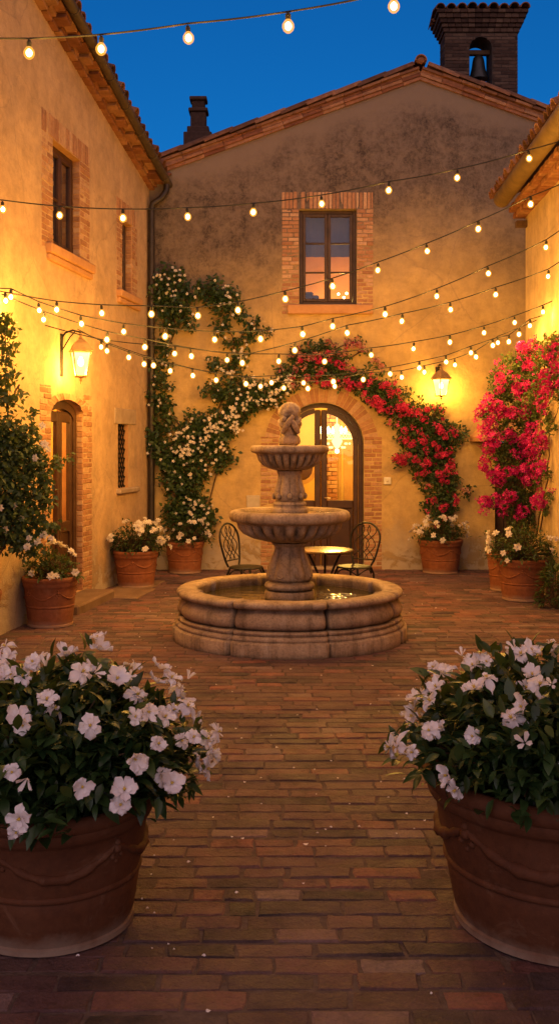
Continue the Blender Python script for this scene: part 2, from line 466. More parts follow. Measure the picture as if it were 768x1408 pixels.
# ------------------------------------------------------------------ the paving and the earth
def paving():
    mb = MB()
    y = -.6; row = 0
    while y < 14.3:
        w = U(.095, .124)
        x = -4.6 + U(-.3, 0)
        wob = U(0, 6)
        while x < 5.2:
            l = U(.18, .33)
            if rnd.random() < .12: l *= .6
            g = U(.002, .0055)
            e = lambda q: .009 * math.sin(q * 1.7 + wob)
            c = U(.004, .009); dz = U(-.003, .003)
            j = lambda: U(-.006, .006)
            xs = (x + g, x + l - g); ys = (y + g * .8, y + w - g * .8)
            bot, top = [], []
            tx, ty = U(-.008, .008), U(-.015, .015)
            ring = []
            for (q0, q1, nseg_) in (((xs[0], ys[0]), (xs[1], ys[0]), 4), ((xs[1], ys[0]), (xs[1], ys[1]), 2), ((xs[1], ys[1]), (xs[0], ys[1]), 4), ((xs[0], ys[1]), (xs[0], ys[0]), 2)):
                for i in range(nseg_):
                    f_ = i / nseg_
                    jj = .003 if i else .007
                    ring.append((q0[0] + (q1[0] - q0[0]) * f_ + U(-jj, jj), q0[1] + (q1[1] - q0[1]) * f_ + U(-jj, jj) * .7))
            xm, ym = x + l / 2, y + w / 2
            tp = []
            for (rx_, ry_) in ring:
                by = ry_ + e(rx_)
                bot.append((rx_, by, -.03)); top.append((rx_, by, -c * U(.7, 1.5) + dz))
                cc = c * U(.5, 1.8)
                px_ = rx_ + (cc if rx_ < xm else -cc) * min(1, abs(rx_ - xm) / (l * .3)); py_ = by + (cc if ry_ < ym else -cc) * min(1, abs(ry_ - ym) / (w * .3))
                tp.append((px_, py_, dz + U(-.001, .001) + tx * (px_ - xm) + ty * (py_ - ym)))
            t = min(1, max(0, rnd.gauss(.45, .26)))
            if rnd.random() < .07: tp = [(a_, b__, c_ - .005) for a_, b__, c_ in tp]; t *= .6
            if rnd.random() < .05: t = U(.85, .92)
            if rnd.random() < .05: t = U(.96, 1)
            if rnd.random() < .08: t = U(0, .12)
            vs = bot + top + tp
            nr_ = len(bot)
            fs = [tuple(range(2 * nr_, 3 * nr_))]
            for k in range(nr_):
                m = (k + 1) % nr_
                fs += [(k, m, nr_ + m, nr_ + k), (nr_ + k, nr_ + m, 2 * nr_ + m, 2 * nr_ + k)]
            mb.add(vs, fs, t)
            x += l
        y += w; row += 1
    o = mb.obj('brick_paving', MT['paver'], fix=False)
    structure(o, 'worn reddish brown brick paving laid in straight rows across the courtyard')
    b = MB(); b.add([(-5, -.8, -.005), (5.4, -.8, -.005), (5.4, 14.4, -.005), (-5, 14.4, -.005)], [(0, 1, 2, 3)])
    structure(b.obj('paving_bed', MT['joint'], fix=False))
    e = MB(); e.add([(-150, -150, -.04), (150, -150, -.04), (150, 150, -.04), (-150, 150, -.04)], [(0, 1, 2, 3)])
    structure(e.obj('ground', MT['ground'], fix=False))
paving()

# ------------------------------------------------------------------ wall building kit (local frame: u along the wall, d out of the wall, z up)
def panel(mb, outer, holes, fr, tint=.5, d=0):
    polys = [[Vector((u, z, 0)) for u, z in p] for p in [outer] + holes]
    tri = tessellate_polygon(polys)
    pts = [q for p in polys for q in p]
    mb.add([fr(q.x, d, q.y) for q in pts], [tuple(t) for t in tri], tint)

def reveal(mb, hole, fr, depth, d0=0, tint=.5):
    n = len(hole)
    vs = [fr(u, d0, z) for u, z in hole] + [fr(u, d0 - depth, z) for u, z in hole]
    mb.add(vs, [(i, (i + 1) % n, n + (i + 1) % n, n + i) for i in range(n)], tint)

def rect(u0, u1, z0, z1): return [(u0, z0), (u1, z0), (u1, z1), (u0, z1)]
def arch(u0, u1, z0, zs, rise, n=20):
    c, r = (u0 + u1) / 2, (u1 - u0) / 2
    return [(u0, z0), (u1, z0)] + [(c + r * math.cos(PI * i / n), zs + rise * math.sin(PI * i / n)) for i in range(n + 1)]

def brick_stack(mb, fr, u0, u1, z0, z1, h=.058, d0=.004, depth=.05, soldier=False):
    """one pier of real bricks between u0..u1, z0..z1"""
    if soldier:
        u = u0
        while u < u1 - .01:
            w = min(U(.048, .062), u1 - u)
            b_(mb, fr, u + .004, u + w - .004, d0 - depth, d0 + U(-.004, .006), z0 + .004, z1 - U(.002, .01))
            u += w
        return
    z = z0; k = 0
    while z < z1 - .01:
        hh = min(h * U(.88, 1.12), z1 - z)
        W = u1 - u0
        cuts = [0, 1] if W < .2 else ([0, U(.52, .7), 1] if k % 2 else [0, U(.3, .46), 1])
        if W > .42: cuts = [0, .33 + U(-.05, .05) + (.12 if k % 2 else 0), .72 + U(-.05, .05), 1]
        for a, b in zip(cuts[:-1], cuts[1:]):
            b_(mb, fr, u0 + W * a + .004, u0 + W * b - .004, d0 - depth, d0 + U(-.004, .006), z + .004, z + hh - .004)
        z += hh; k += 1

def b_(mb, fr, u0, u1, d0, d1, z0, z1, t=None, bev=.006):
    t = U(0, 1) if t is None else t
    p = [fr(u0, d0, z0), fr(u1, d1, z1)]
    mb.cbox(min(p[0][0], p[1][0]), max(p[0][0], p[1][0]), min(p[0][1], p[1][1]), max(p[0][1], p[1][1]), z0, z1, min(bev, (z1 - z0) * .3, abs(u1 - u0) * .3), t, jit=.002)

def voussoirs(mb, fr, c, zs, r0, r1, ky=1.0, a0=0, a1=PI, step=.06, d0=.004, depth=.05):
    n = int(abs(a1 - a0) * r0 / step)
    for i in range(n):
        t0, t1 = a0 + (a1 - a0) * (i + .06) / n, a0 + (a1 - a0) * (i + .94) / n
        dd = d0 + U(-.004, .006)
        ro = r1 - U(0, .012)
        vs = []
        for d in (dd - depth, dd):
            for r, t in ((r0, t0), (ro, t0), (ro, t1), (r0, t1)):
                vs.append(fr(c + r * math.cos(t), d, zs + r * ky * math.sin(t)))
        mb.add(vs, [(0, 1, 2, 3), (4, 5, 6, 7), (0, 1, 5, 4), (1, 2, 6, 5), (2, 3, 7, 6), (3, 0, 4, 7)], U(0, 1))

def casement(parent, fr, u0, u1, z0, z1, d, mats, nx=2, nz=3, fw=.055, name='window', glass_mat=None, leafname='sash'):
    """window frame with two leaves of nz panes, glass set behind"""
    f = MB()
    bx = lambda a, b, c, e, zz0, zz1: b_(f, fr, a, b, c, e, zz0, zz1, .5, .006)
    bx(u0, u0 + fw, d - .06, d, z0, z1); bx(u1 - fw, u1, d - .06, d, z0, z1)
    bx(u0 + fw, u1 - fw, d - .06, d - .001, z1 - fw, z1); bx(u0 + fw, u1 - fw, d - .06, d - .001, z0, z0 + fw)
    o = f.obj(name, mats, parent)
    w = (u1 - u0 - 2 * fw) / nx
    for i in range(nx):
        s = MB(); a, b = u0 + fw + i * w + .002, u0 + fw + (i + 1) * w - .002
        sw = .042
        bs = lambda p, q, zz0, zz1, dd=0: b_(s, fr, p, q, d - .05, d + .008 + dd, zz0, zz1, .5, .006)
        bs(a, a + sw, z0 + fw, z1 - fw); bs(b - sw, b, z0 + fw, z1 - fw)
        bs(a + sw, b - sw, z0 + fw, z0 + fw + sw, -.002); bs(a + sw, b - sw, z1 - fw - sw, z1 - fw, -.002)
        for k in range(1, nz):
            zz = z0 + fw + (z1 - z0 - 2 * fw) * k / nz
            bs(a + sw, b - sw, zz - .012, zz + .012, -.006)
        s.obj(leafname, mats, o)
        gm = MB(); gm.add([fr(a + sw, d - .02, z0 + fw + sw), fr(b - sw, d - .02, z0 + fw + sw), fr(b - sw, d - .02, z1 - fw - sw), fr(a + sw, d - .02, z1 - fw - sw)], [(0, 1, 2, 3)])
        gm.obj('pane', glass_mat, o, fix=False)
    return o

def roombox(fr, u0, u1, z0, z1, dn, df):
    """inside faces of a room behind the wall: from depth dn to df"""
    mb = MB()
    a = [fr(u0, -dn, z0), fr(u1, -dn, z0), fr(u1, -df, z0), fr(u0, -df, z0), fr(u0, -dn, z1), fr(u1, -dn, z1), fr(u1, -df, z1), fr(u0, -df, z1)]
    mb.add(a, [(3, 2, 6, 7), (0, 3, 7, 4), (1, 5, 6, 2), (4, 7, 6, 5)])
    mb.add([a[0], a[1], a[2], a[3]], [(0, 1, 2, 3)], .5, 1)
    return mb

# ------------------------------------------------------------------ the gabled house at the end of the courtyard
YB = 14.33
MP = YB / F
def bx_(px): return (px - CX) * MP
def bz_(py): return CH + (CY - py) * MP
house = thing('gabled_house', 'gabled house closing the courtyard, with weathered plaster, arched glazed door and one upper window', 'house', (0, YB, 0))
frB = lambda u, d, z: (u, -d, z)
RX, RZ, SL = bx_(577), bz_(101), .36
door_h = arch(bx_(383), bx_(500), 0, bz_(612), bx_(500) - bx_(441.5))
win_h = rect(bx_(411), bx_(490), bz_(418), bz_(287))
hood_h = rect(bx_(680), bx_(760), 0, bz_(607))
uL, uR = -5.2, 7.6
outer = [(uL, -.05), (uR, -.05), (uR, RZ - SL * (uR - RX)), (RX, RZ), (uL, RZ - SL * (RX - uL))]
w = MB(); panel(w, outer, [door_h[::1], win_h, hood_h], frB)
# the wall's own returns, so that it is a solid from the side
w.add([frB(uL, 0, 0), frB(uL, -8, 0), frB(uL, -8, RZ - SL * (RX - uL)), frB(uL, 0, RZ - SL * (RX - uL))], [(0, 1, 2, 3)])
w.add([frB(uR, 0, 0), frB(uR, -8, 0), frB(uR, -8, RZ - SL * (uR - RX)), frB(uR, 0, RZ - SL * (uR - RX))], [(0, 1, 2, 3)])
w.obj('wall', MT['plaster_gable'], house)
for hh_, dp_ in ((door_h, .3), (win_h, .16), (hood_h, .2)):
    rv = MB(); reveal(rv, hh_, frB, dp_); rv.obj('opening_reveal', MT['mortar'], house)
# brick surrounds
bs = MB()
brick_stack(bs, frB, bx_(500), bx_(525), 0.0, bz_(600))
brick_stack(bs, frB, bx_(358), bx_(383), 0.0, bz_(600))
cdoor = bx_(441.5); r0 = bx_(500) - cdoor
voussoirs(bs, frB, cdoor, bz_(612), r0 + .003, r0 + .21, 1.0, R(8), R(172), .055)
bs.obj('door_surround', MT['brick'], house)
bs = MB()
brick_stack(bs, frB, bx_(387), bx_(411), bz_(432), bz_(287)); brick_stack(bs, frB, bx_(490), bx_(513), bz_(432), bz_(287))
brick_stack(bs, frB, bx_(387), bx_(513), bz_(287), bz_(263), soldier=True)
bs.obj('window_surround', MT['brick'], house)
s = MB(); s.cbox(bx_(395), bx_(512), -.07, .1, bz_(432), bz_(419), .012, .5); s.obj('window_sill', MT['sill'], house)
# window with three rows of panes, the lit room behind it
casement(house, frB, win_h[0][0], win_h[1][0], win_h[0][1], win_h[2][1], -.10, MT['wood_dark'], 2, 3, .05, 'upper_window', MT['glass_win'])
rm = roombox(frB, bx_(380), bx_(520), bz_(440), bz_(270), .17, 1.5)
rm.obj('upper_room', [MT['room_orange'], MT['room_floor']], house)
c = MB()   # added blue sheet giving the upper panes a reflected sky colour, a low chest and a picture on the back wall
n = 26
vs = [frB(bx_(400) + (bx_(500) - bx_(400)) * i / n, -.34 + .012 * math.sin(i * 1.9), z) for z in (bz_(347), bz_(280)) for i in range(n + 1)]
c.add(vs, [(i, i + 1, n + 2 + i, n + 1 + i) for i in range(n)])
c.obj('sky_tint_sheet', MT['room_blue'], house, smooth=60)
c = MB(); c.cbox(bx_(414), bx_(440), .45, .8, bz_(428), bz_(399), .02); c.cbox(bx_(420), bx_(432), .47, .75, bz_(399), bz_(394), .02)
c.obj('chest', MT['room_blue'], house)
lamp((bx_(475), .95, bz_(402)), 34, (1, .58, .14), .05, 'room_light', house)
lp = MB()
for (q, h) in ((470, 391), (478, 396), (482, 390)): lp.ball((bx_(q), .9, bz_(h)), .02, 8, 5)
lp.obj('table_light', MT['candle'], house)
lp = MB(); lp.cbox(bx_(462), bx_(486), .8, 1.05, bz_(430), bz_(411), .01); lp.obj('side_table', MT['room_panel'], house)

# arched double door
dd = MB()
def ringarc(mb, fr, c, zs, r0, r1, d0, d1, n=28, a0=0, a1=PI):
    vs = []
    for i in range(n + 1):
        a = a0 + (a1 - a0) * i / n
        for r, d in ((r0, d0), (r1, d0), (r1, d1), (r0, d1)):
            vs.append(fr(c + r * math.cos(a), d, zs + r * math.sin(a)))
    fs = []
    for i in range(n):
        for k in range(4):
            m = (k + 1) % 4
            fs.append((i * 4 + k, i * 4 + m, i * 4 + 4 + m, i * 4 + 4 + k))
    fs += [(0, 1, 2, 3), (n * 4, n * 4 + 3, n * 4 + 2, n * 4 + 1)]
    mb.add(vs, fs)
zs = bz_(612); DD = -.16
ringarc(dd, frB, cdoor, zs, r0 - .065, r0 - .004, DD - .08, DD)
b_(dd, frB, cdoor - r0 + .004, cdoor - r0 + .065, DD - .08, DD, 0, zs); b_(dd, frB, cdoor + r0 - .065, cdoor + r0 - .004, DD - .08, DD, 0, zs)
door = dd.obj('arched_door', MT['wood'], house)
def leaf_door(sgn):
    m = MB()
    a, b = (cdoor + .004, cdoor + r0 - .07) if sgn > 0 else (cdoor - r0 + .07, cdoor - .004)
    inn, out_ = (a, b) if sgn > 0 else (b, a)
    st = .085
    def bb(p, q, z0, z1, t=0): b_(m, frB, min(p, q), max(p, q), DD - .06, DD - .015 + t, z0, z1, .5, .01)
    ztop_in = zs + (r0 - .065) - .012
    bb(inn, inn + sgn * st, .02, ztop_in - .02)
    bb(out_ - sgn * .07, out_, .02, zs + .1)
    bb(inn + sgn * st, out_ - sgn * .07, .02, .18, -.003); bb(inn + sgn * st, out_ - sgn * .07, bz_(700), bz_(689), -.003)
    bb(inn + sgn * st, out_ - sgn * .07, .18, bz_(700), -.03)
    b_(m, frB, min(inn + sgn * (st + .04), out_ - sgn * .11), max(inn + sgn * (st + .04), out_ - sgn * .11), DD - .05, DD - .022, .25, bz_(700) - .07, .5, .015)
    ringarc(m, frB, cdoor, zs, r0 - .14, r0 - .068, DD - .06, DD - .02, 16, *((R(2), R(80)) if sgn > 0 else (R(100), R(178))))
    o = m.obj('door_leaf', MT['wood'], door)
    gz = bz_(689)
    pts = [(inn + sgn * st, gz)] + [(out_ - sgn * .07, gz)]
    for i in range(13):
        t = R(3) + (R(78)) * i / 12
        pts.append((cdoor + sgn * (r0 - .135) * math.cos(t), zs + (r0 - .135) * math.sin(t)))
    gm = MB(); gm.add([frB(u, DD - .035, z) for u, z in pts], [tuple(range(len(pts)))])
    gm.obj('door_glass', MT['glass'], door, fix=False)
    h = MB(); h.tube([frB(inn + sgn * .05, DD - .01, 1.0), frB(inn + sgn * .05, DD + .04, 1.0), frB(inn + sgn * .13, DD + .04, .99)], .009, 6)
    if sgn > 0: h.obj('door_handle', MT['brass'], door)
leaf_door(1); leaf_door(-1)
th = MB(); th.cbox(cdoor - r0 + .002, cdoor + r0 - .002, -.02, .298, -.02, .03, .01); th.obj('threshold', MT['stone_trim'], house)
# the room seen through the door
rm = roombox(frB, -1.2, 2.6, .012, 3.3, .31, 3.6)
room = rm.obj('lit_room', [MT['room_wall'], MT['room_floor']], house)
tr = MB()
for (u0, u1, z0, z1) in ((-.6, .35, .9, 2.7), (1.02, 1.75, .2, 2.25)):
    for (a, b, c_, e) in ((u0, u1, z1, z1 + .07), (u0, u1, z0 - .07, z0), (u0, u0 + .06, z0, z1), (u1 - .06, u1, z0, z1)):
        b_(tr, frB, a, b, -3.59, -3.54, c_, e, .5)
b_(tr, frB, -1.19, 2.59, -3.595, -3.5, 2.32, 2.46, .5); b_(tr, frB, -1.19, 2.59, -3.595, -3.56, .012, .16, .5)
tr.obj('wall_moulding', MT['room_panel'], house)
bk = MB(); brick_stack(bk, frB, .72, 1.0, .02, 2.3, .07, -3.2, .3); bk.obj('brick_pier', MT['brick'], house)
pn = MB(); b_(pn, frB, 1.12, 1.66, -3.58, -3.5, .2, 2.2, .5); pn.obj('inner_door', MT['room_panel'], house)
fm = MB(); ringarc(fm, frB, .36, 1.35, .20, .27, -2.9, -2.84, 24, 0, 2 * PI); fm.tube([frB(.36, -2.87, 1.08), frB(.36, -2.87, .1)], .03); fm.lathe([(.16, 0), (.16, .03), (.03, .06)], 12, frB(.36, -2.87, .012))
mir = fm.obj('standing_mirror', MT['room_panel'], house)
fm = MB(); fm.ball(frB(.36, -2.87, 1.35), .2, 16, 8, sq=(1, .08, 1)); fm.obj('mirror_glass', MT['wood'], mir)
lamp((.95, 1.8, 2.35), 360, (1, .56, .10), .12, 'room_light', house)

# small fittings on the wall
bx1 = MB(); bx1.cbox(bx_(527), bx_(537), -.035, -.001, bz_(666), bz_(656), .006); bx1.ball((bx_(532), -.036, bz_(661)), .018, 8, 4)
bx1.obj('doorbell_box', MT['box'], house)
pl = MB(); pl.cbox(bx_(339), bx_(357), -.02, .0, bz_(701), bz_(681), .006); pl.obj('wall_plaque', MT['plaque'], house)
# dark side door under its little pitched hood
dk = MB()
for k in range(5): b_(dk, frB, bx_(680) + .16 * k + .004, bx_(680) + .16 * k + .156, -.2, -.14, 0, bz_(607) - .01, .5, .01)
dk.obj('side_door', MT['wood_dark'], house)
hd = MB()
p = [(bx_(645), -.003, bz_(607)), (bx_(648), -.42, bz_(607)), (bx_(775), -.42, bz_(607)), (bx_(775), -.003, bz_(607)),
     (bx_(645), -.003, bz_(600)), (bx_(648), -.42, bz_(602)), (bx_(775), -.42, bz_(602)), (bx_(775), -.003, bz_(600)), (bx_(664), -.003, bz_(581)), (bx_(775), -.003, bz_(581)), (bx_(666), -.06, bz_(582)), (bx_(775), -.06, bz_(582))]
hd.add(p, [(0, 1, 2, 3), (0, 1, 5, 4), (1, 2, 6, 5), (4, 5, 10, 8), (5, 6, 11, 10), (8, 10, 11, 9), (2, 3, 7, 6), (6, 7, 9, 11)], .5)
hd.obj('door_hood', MT['sill'], house)

# roof: raking moulding, planelle row, verge tiles, slopes behind
for sgn in (-1, 1):
    L = 7.4 if sgn < 0 else 5.9
    ca = 1 / math.sqrt(1 + SL * SL)
    dv = Vector((sgn * ca, 0, -SL * ca)); up = Vector((sgn * SL * ca, 0, ca))
    org = Vector((RX, 0, RZ))
    def P(s_, d, h): q = org + dv * s_ + up * h; return (q.x, -d, q.z)
    m = MB(); s_ = 0
    while s_ < L:
        l = U(.27, .33)
        for (d, h0, h1) in ((.035, -.085, -.042), (.06, -.038, .002), (.05, .006, .045)):
            hj = U(-.004, .004)
            vs = [P(s_ + .003, -.05, h0 + hj), P(s_ + l - .003, -.05, h0 + hj), P(s_ + l - .003, d + U(-.008, .008), h0 + hj), P(s_ + .003, d + U(-.008, .008), h0 + hj), P(s_ + .003, -.05, h1 + hj), P(s_ + l - .003, -.05, h1 + hj), P(s_ + l - .003, d + U(-.008, .008), h1 + hj), P(s_ + .003, d + U(-.008, .008), h1 + hj)]
            m.add(vs, [(0, 1, 2, 3), (4, 5, 6, 7), (0, 1, 5, 4), (3, 2, 6, 7), (1, 2, 6, 5), (0, 3, 7, 4)], U(.1, 1))
        s_ += l
    m.obj('verge_moulding', MT['eave_tile'], house)
    m = MB(); s_ = .0
    while s_ < L:
        l = U(.24, .3); t = U(.2, .9); hh = U(-.004, .004); dd_ = U(.085, .11)
        vs = [P(s_ + .004, -.05, .047 + hh), P(s_ + l - .004, -.05, .047 + hh), P(s_ + l - .004, dd_, .047 + hh), P(s_ + .004, dd_, .047 + hh),
              P(s_ + .004, -.05, .082 + hh), P(s_ + l - .004, -.05, .082 + hh), P(s_ + l - .004, dd_, .082 + hh), P(s_ + .004, dd_, .082 + hh)]
        m.add(vs, [(0, 1, 2, 3), (4, 5, 6, 7), (0, 1, 5, 4), (3, 2, 6, 7), (1, 2, 6, 5), (0, 3, 7, 4)], t)
        s_ += l
    s_ = .05
    while s_ < L:
        l = .42
        for row, yy in ((0, .05), (1, -.14), (2, -.33)):
            a = Vector(P(s_ + U(0, .03), yy, .085 + .03)); b = Vector(P(s_ + l + .05, yy, .085 + .0))
            m.halfpipe(b, a, up, .085 + U(-.004, .004), 6, .014, U(0, .8), .07)
        s_ += .38
    m.obj('verge_tiles', MT['roof_tile'], house)
    m = MB()
    k = 0
    vs = []; ns = 40
    for i in range(ns + 1):
        s_ = L * i / ns
        for j in range(41):
            vs.append(P(s_, -.2 - 7.6 * j / 40, .10 + (.03 if j % 2 else 0) - (.012 if i % 2 else 0)))
    m.add(vs, [(i * 41 + j, i * 41 + j + 1, (i + 1) * 41 + j + 1, (i + 1) * 41 + j) for i in range(ns) for j in range(40)])
    m.obj('roof_slope', MT['roof_tile'], house, smooth=80)
m = MB()
for k in range(18):
    m.halfpipe((RX, -.12 +   .4 * k, RZ + .15), (RX, .34 + .4 * k, RZ + .165), (0, 0, 1), .085, 8, .016, U(.1, .7))
m.ball((RX, -.06, RZ + .17), .07, 10, 6, .4, sq=(1.2, .7, .75)); m.ball((RX + .01, -.06, RZ + .225), .03, 8, 5, .3)
m.obj('ridge_tiles', MT['roof_tile'], house, smooth=40)
# chimney
chm = MB(); q = at(273, 195, 16.0); cx_ = q.x; cy_ = 16.0 - YB
cz = lambda py: CH + (CY - py) / F * 16.0
def cb(hw, z0, z1, t=.3): chm.cbox(cx_ - hw, cx_ + hw, cy_ - hw, cy_ + hw, z0, z1, .012, t)
cb(.22, cz(255), cz(186)); cb(.17, cz(186), cz(177)); cb(.12, cz(177), cz(156)); cb(.15, cz(156), cz(151))
cb(.10, cz(151), cz(140), .1); cb(.135, cz(140), cz(135))
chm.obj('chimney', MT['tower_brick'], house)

# ------------------------------------------------------------------ bell tower and its bell
YT = 17.0; TM = YT / F
q = at(661, 100, YT)
tower = thing('bell_tower', 'dark brick bell tower with stepped cornice and open arch, standing behind the gable', 'bell tower', (q.x, YT, 5.2))
tz = lambda py: CH + (CY - py) * TM - 5.2
frT = lambda u, d, z: (u, -d, z)
hw = 50 * TM; ah = arch(-16 * TM, 15 * TM, tz(126), tz(66), 16 * TM)
t = MB()
TD = .48
panel(t, rect(-hw, hw, 0, tz(44)), [ah], frT); panel(t, rect(-hw, hw, 0, tz(44)), [ah], frT, .5, -TD)
reveal(t, ah, frT, TD)
for sx in (-hw, hw): t.add([(sx, 0, 0), (sx, TD, 0), (sx, TD, tz(44)), (sx, 0, tz(44))], [(0, 1, 2, 3)])
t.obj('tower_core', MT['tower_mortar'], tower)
bt = MB()
z = tz(150); k = 0
while z < tz(46):
    h = .058
    u = -hw - (.11 if k % 2 else 0)
    while u < hw:
        a, b = max(u, -hw), min(u + .235, hw)
        # keep bricks out of the arch
        zc = z + h / 2
        half = 0
        if zc > tz(126):
            half = 16 * TM if zc < tz(66) else (math.sqrt(max(0, (16 * TM) ** 2 - (zc - tz(66)) ** 2)) if zc < tz(66) + 16 * TM else 0)
        segs = [(a, b)]
        if half > 0:
            segs = [(a, min(b, -half))] + [(max(a, half), b)]
        for (p0, p1) in segs:
            if p1 - p0 > .03: b_(bt, frT, p0 + .004, p1 - .004, -.03, .006 + U(-.003, .004), z + .004, z + h - .004)
        u += .235
    v = -.11 if k % 2 else 0
    while v < TD:
        a, b = max(v, 0), min(v + .235, TD)
        if b - a > .03:
            for sx in (-1, 1): bt.cbox(min(sx * (hw - .03), sx * (hw + .006)), max(sx * (hw - .03), sx * (hw + .006)), a + .004, b - .004, z + .004, z + h - .004, .006, U(0, 1))
        v += .235
    z += h; k += 1
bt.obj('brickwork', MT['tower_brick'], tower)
cp = MB()
steps = [(44, 38, .03), (38, 33, .06), (33, 27, .09), (27, 21, .12), (21, 16, .15)]
for (p0, p1, o_) in steps:
    n = 12
    for i in range(n):
        a = -hw - o_ + (2 * hw + 2 * o_) * i / n; b = -hw - o_ + (2 * hw + 2 * o_) * (i + 1) / n
        cp.cbox(a + .002, b - .002, -o_, TD + o_, tz(p0), tz(p1) - .003, .006, U(0, 1))
cp.obj('cornice', MT['tower_brick'], tower)
ct = MB()
n = 9
for i in range(n):
    x = -hw - .09 + (2 * hw + .18) * i / (n - 1)
    ct.halfpipe((x, -.17 + U(-.03, .03), tz(16) + U(-.01, .02)), (x, .24, tz(8)), (0, 0, 1), .085, 6, .016, U(0, .6))
    ct.halfpipe((x, TD + .24, tz(16)), (x, .24, tz(8)), (0, 0, 1), .085, 6, .016, U(0, .6))
for (px_, py_, ww) in ((-46, 11, .14), (-36, 6, .12), (-28, 4, .09), (-12, 5, .15), (-4, 2, .10), (16, 6, .12), (24, 4, .11), (30, 9, .12), (50, 10, .13), (-58, 14, .1)):
    ct.halfpipe((px_ * TM - ww * .8, .25, tz(py_ + 9)), (px_ * TM + ww * .8, .28, tz(py_ + 7 + U(-2, 2))), (0, 0, 1), ww * .75, 6, .02, U(0, .5))
ct.obj('cap_tiles', MT['roof_tile'], tower)
bell = thing('church_bell', 'dark bronze bell hanging in the arch of the tower', 'bell', (q.x + (661 - 661) * TM, YT + .24, 5.2 + tz(102)))
bz0 = tz(102)
bb = MB(); H = tz(66) - bz0
bb.lathe([(.0, .12 * H), (.155, 0), (.168, 0), (.165, .06 * H), (.14, .2 * H), (.115, .45 * H), (.10, .7 * H), (.085, .84 * H), (.05, .92 * H), (0, .95 * H)], 24, cap=False)
bb.obj('bell_body', MT['bronze'], bell, smooth=50)
bb = MB(); bb.cbox(-.19, .19, -.05, .05, H * .94, H * 1.12, .01); bb.obj('yoke', MT['soffit'], bell)
bb = MB(); bb.tube([(0, 0, .4 * H), (0, 0, -.02)], .012); bb.ball((0, 0, -.03), .03, 8, 5); bb.obj('clapper', MT['iron'], bell)

# ------------------------------------------------------------------ house on the left
KL = .15; CXL = -1.83
nl = math.sqrt(1 + KL * KL)
left = thing('plastered_house', 'two storey plastered house along the left side with raking tiled eave and brick framed windows', 'house',
             (CXL, YB, 0), math.atan2(-1, -KL))
def lu(px, e=0):
    a = (px - CX) / F
    t = (a * YB - (CXL + e)) / (a - KL)
    return t * nl
def lY(u): return YB - u / nl
def lX(Y): return CXL - KL * (YB - Y)
def lz(u, py): return CH + (CY - py) / F * lY(u)
frL = lambda u, d, z: (u, d, z)
ztop = lambda u: 5.42 + .205 * min(u, 6.2)
w1 = rect(lu(110), lu(72.5), 3.84, 4.97)
w2 = rect(lu(181), lu(168), 3.72, 4.66)
w3 = rect(lu(176), lu(162), 1.20, 2.02)
du0, du1 = lu(114), lu(70)
d1 = arch(du0, du1, .1, 2.08, .17)
wl = MB()
outer = [(-.0, -.05), (13.5, -.05), (13.5, ztop(13.5)), (6.2, ztop(6.2)), (0, ztop(0))]
panel(wl, outer, [w1, w2, w3, d1], frL)
wl.add([(13.5, 0, 0), (13.5, -7, 0), (13.5, -7, 8), (13.5, 0, ztop(9))], [(0, 1, 2, 3)])
wl.obj('wall', MT['plaster_left'], left)
for hh_, dp_ in ((w1, .22), (w2, .2), (w3, .15), (d1, .3)):
    rv = MB(); reveal(rv, hh_, frL, dp_); rv.obj('opening_reveal', MT['sill'], left)
# window surrounds
def win_surround(wr, u0, u1, zt, zb, name='window_surround'):
    m = MB()
    brick_stack(m, frL, u0, wr[0][0], zb, wr[2][1], .062); brick_stack(m, frL, wr[1][0], u1, zb, wr[2][1], .062)
    brick_stack(m, frL, u0, u1, wr[2][1], zt, soldier=True)
    # bricks turning into the reveal
    z = zb
    while z < wr[2][1] - .05:
        for uu in (wr[0][0], wr[1][0]):
            sg = 1 if uu == wr[0][0] else -1
            b_(m, frL, min(uu - sg * .01, uu + sg * .008), max(uu - sg * .01, uu + sg * .008), -.08, -.005, z + .004, z + .056, None, .004)
        z += .062
    m.obj(name, MT['brick'], left)
win_surround(w1, lu(123), lu(57), 5.21, 3.78)
win_surround(w2, lu(188), lu(160), 4.90, 3.66)
for (a, b, z0, z1) in ((lu(124), lu(63), 3.67, 3.845), (lu(190), lu(160), 3.56, 3.725)):
    m = MB(); m.cbox(a, b, -.2, .07, z0 + .07, z1, .012); m.cbox(a + .02, b - .02, -.02, .045, z0, z0 + .068, .012); m.obj('window_sill', MT['sill'], left)
casement(left, frL, w1[0][0], w1[1][0], 3.846, w1[2][1], -.085, MT['wood'], 2, 2, .06, 'upper_window', MT['glass_dark'])
casement(left, frL, w2[0][0], w2[1][0], 3.726, w2[2][1], -.085, MT['wood_dark'], 1, 2, .05, 'upper_window', MT['glass_dark'])
for wr in (w1, w2):
    roombox(frL, wr[0][0] - .1, wr[1][0] + .1, wr[0][1] - .1, wr[2][1] + .1, .24, 1.0).obj('dark_room', [MT['room_blue'], MT['room_blue']], left)
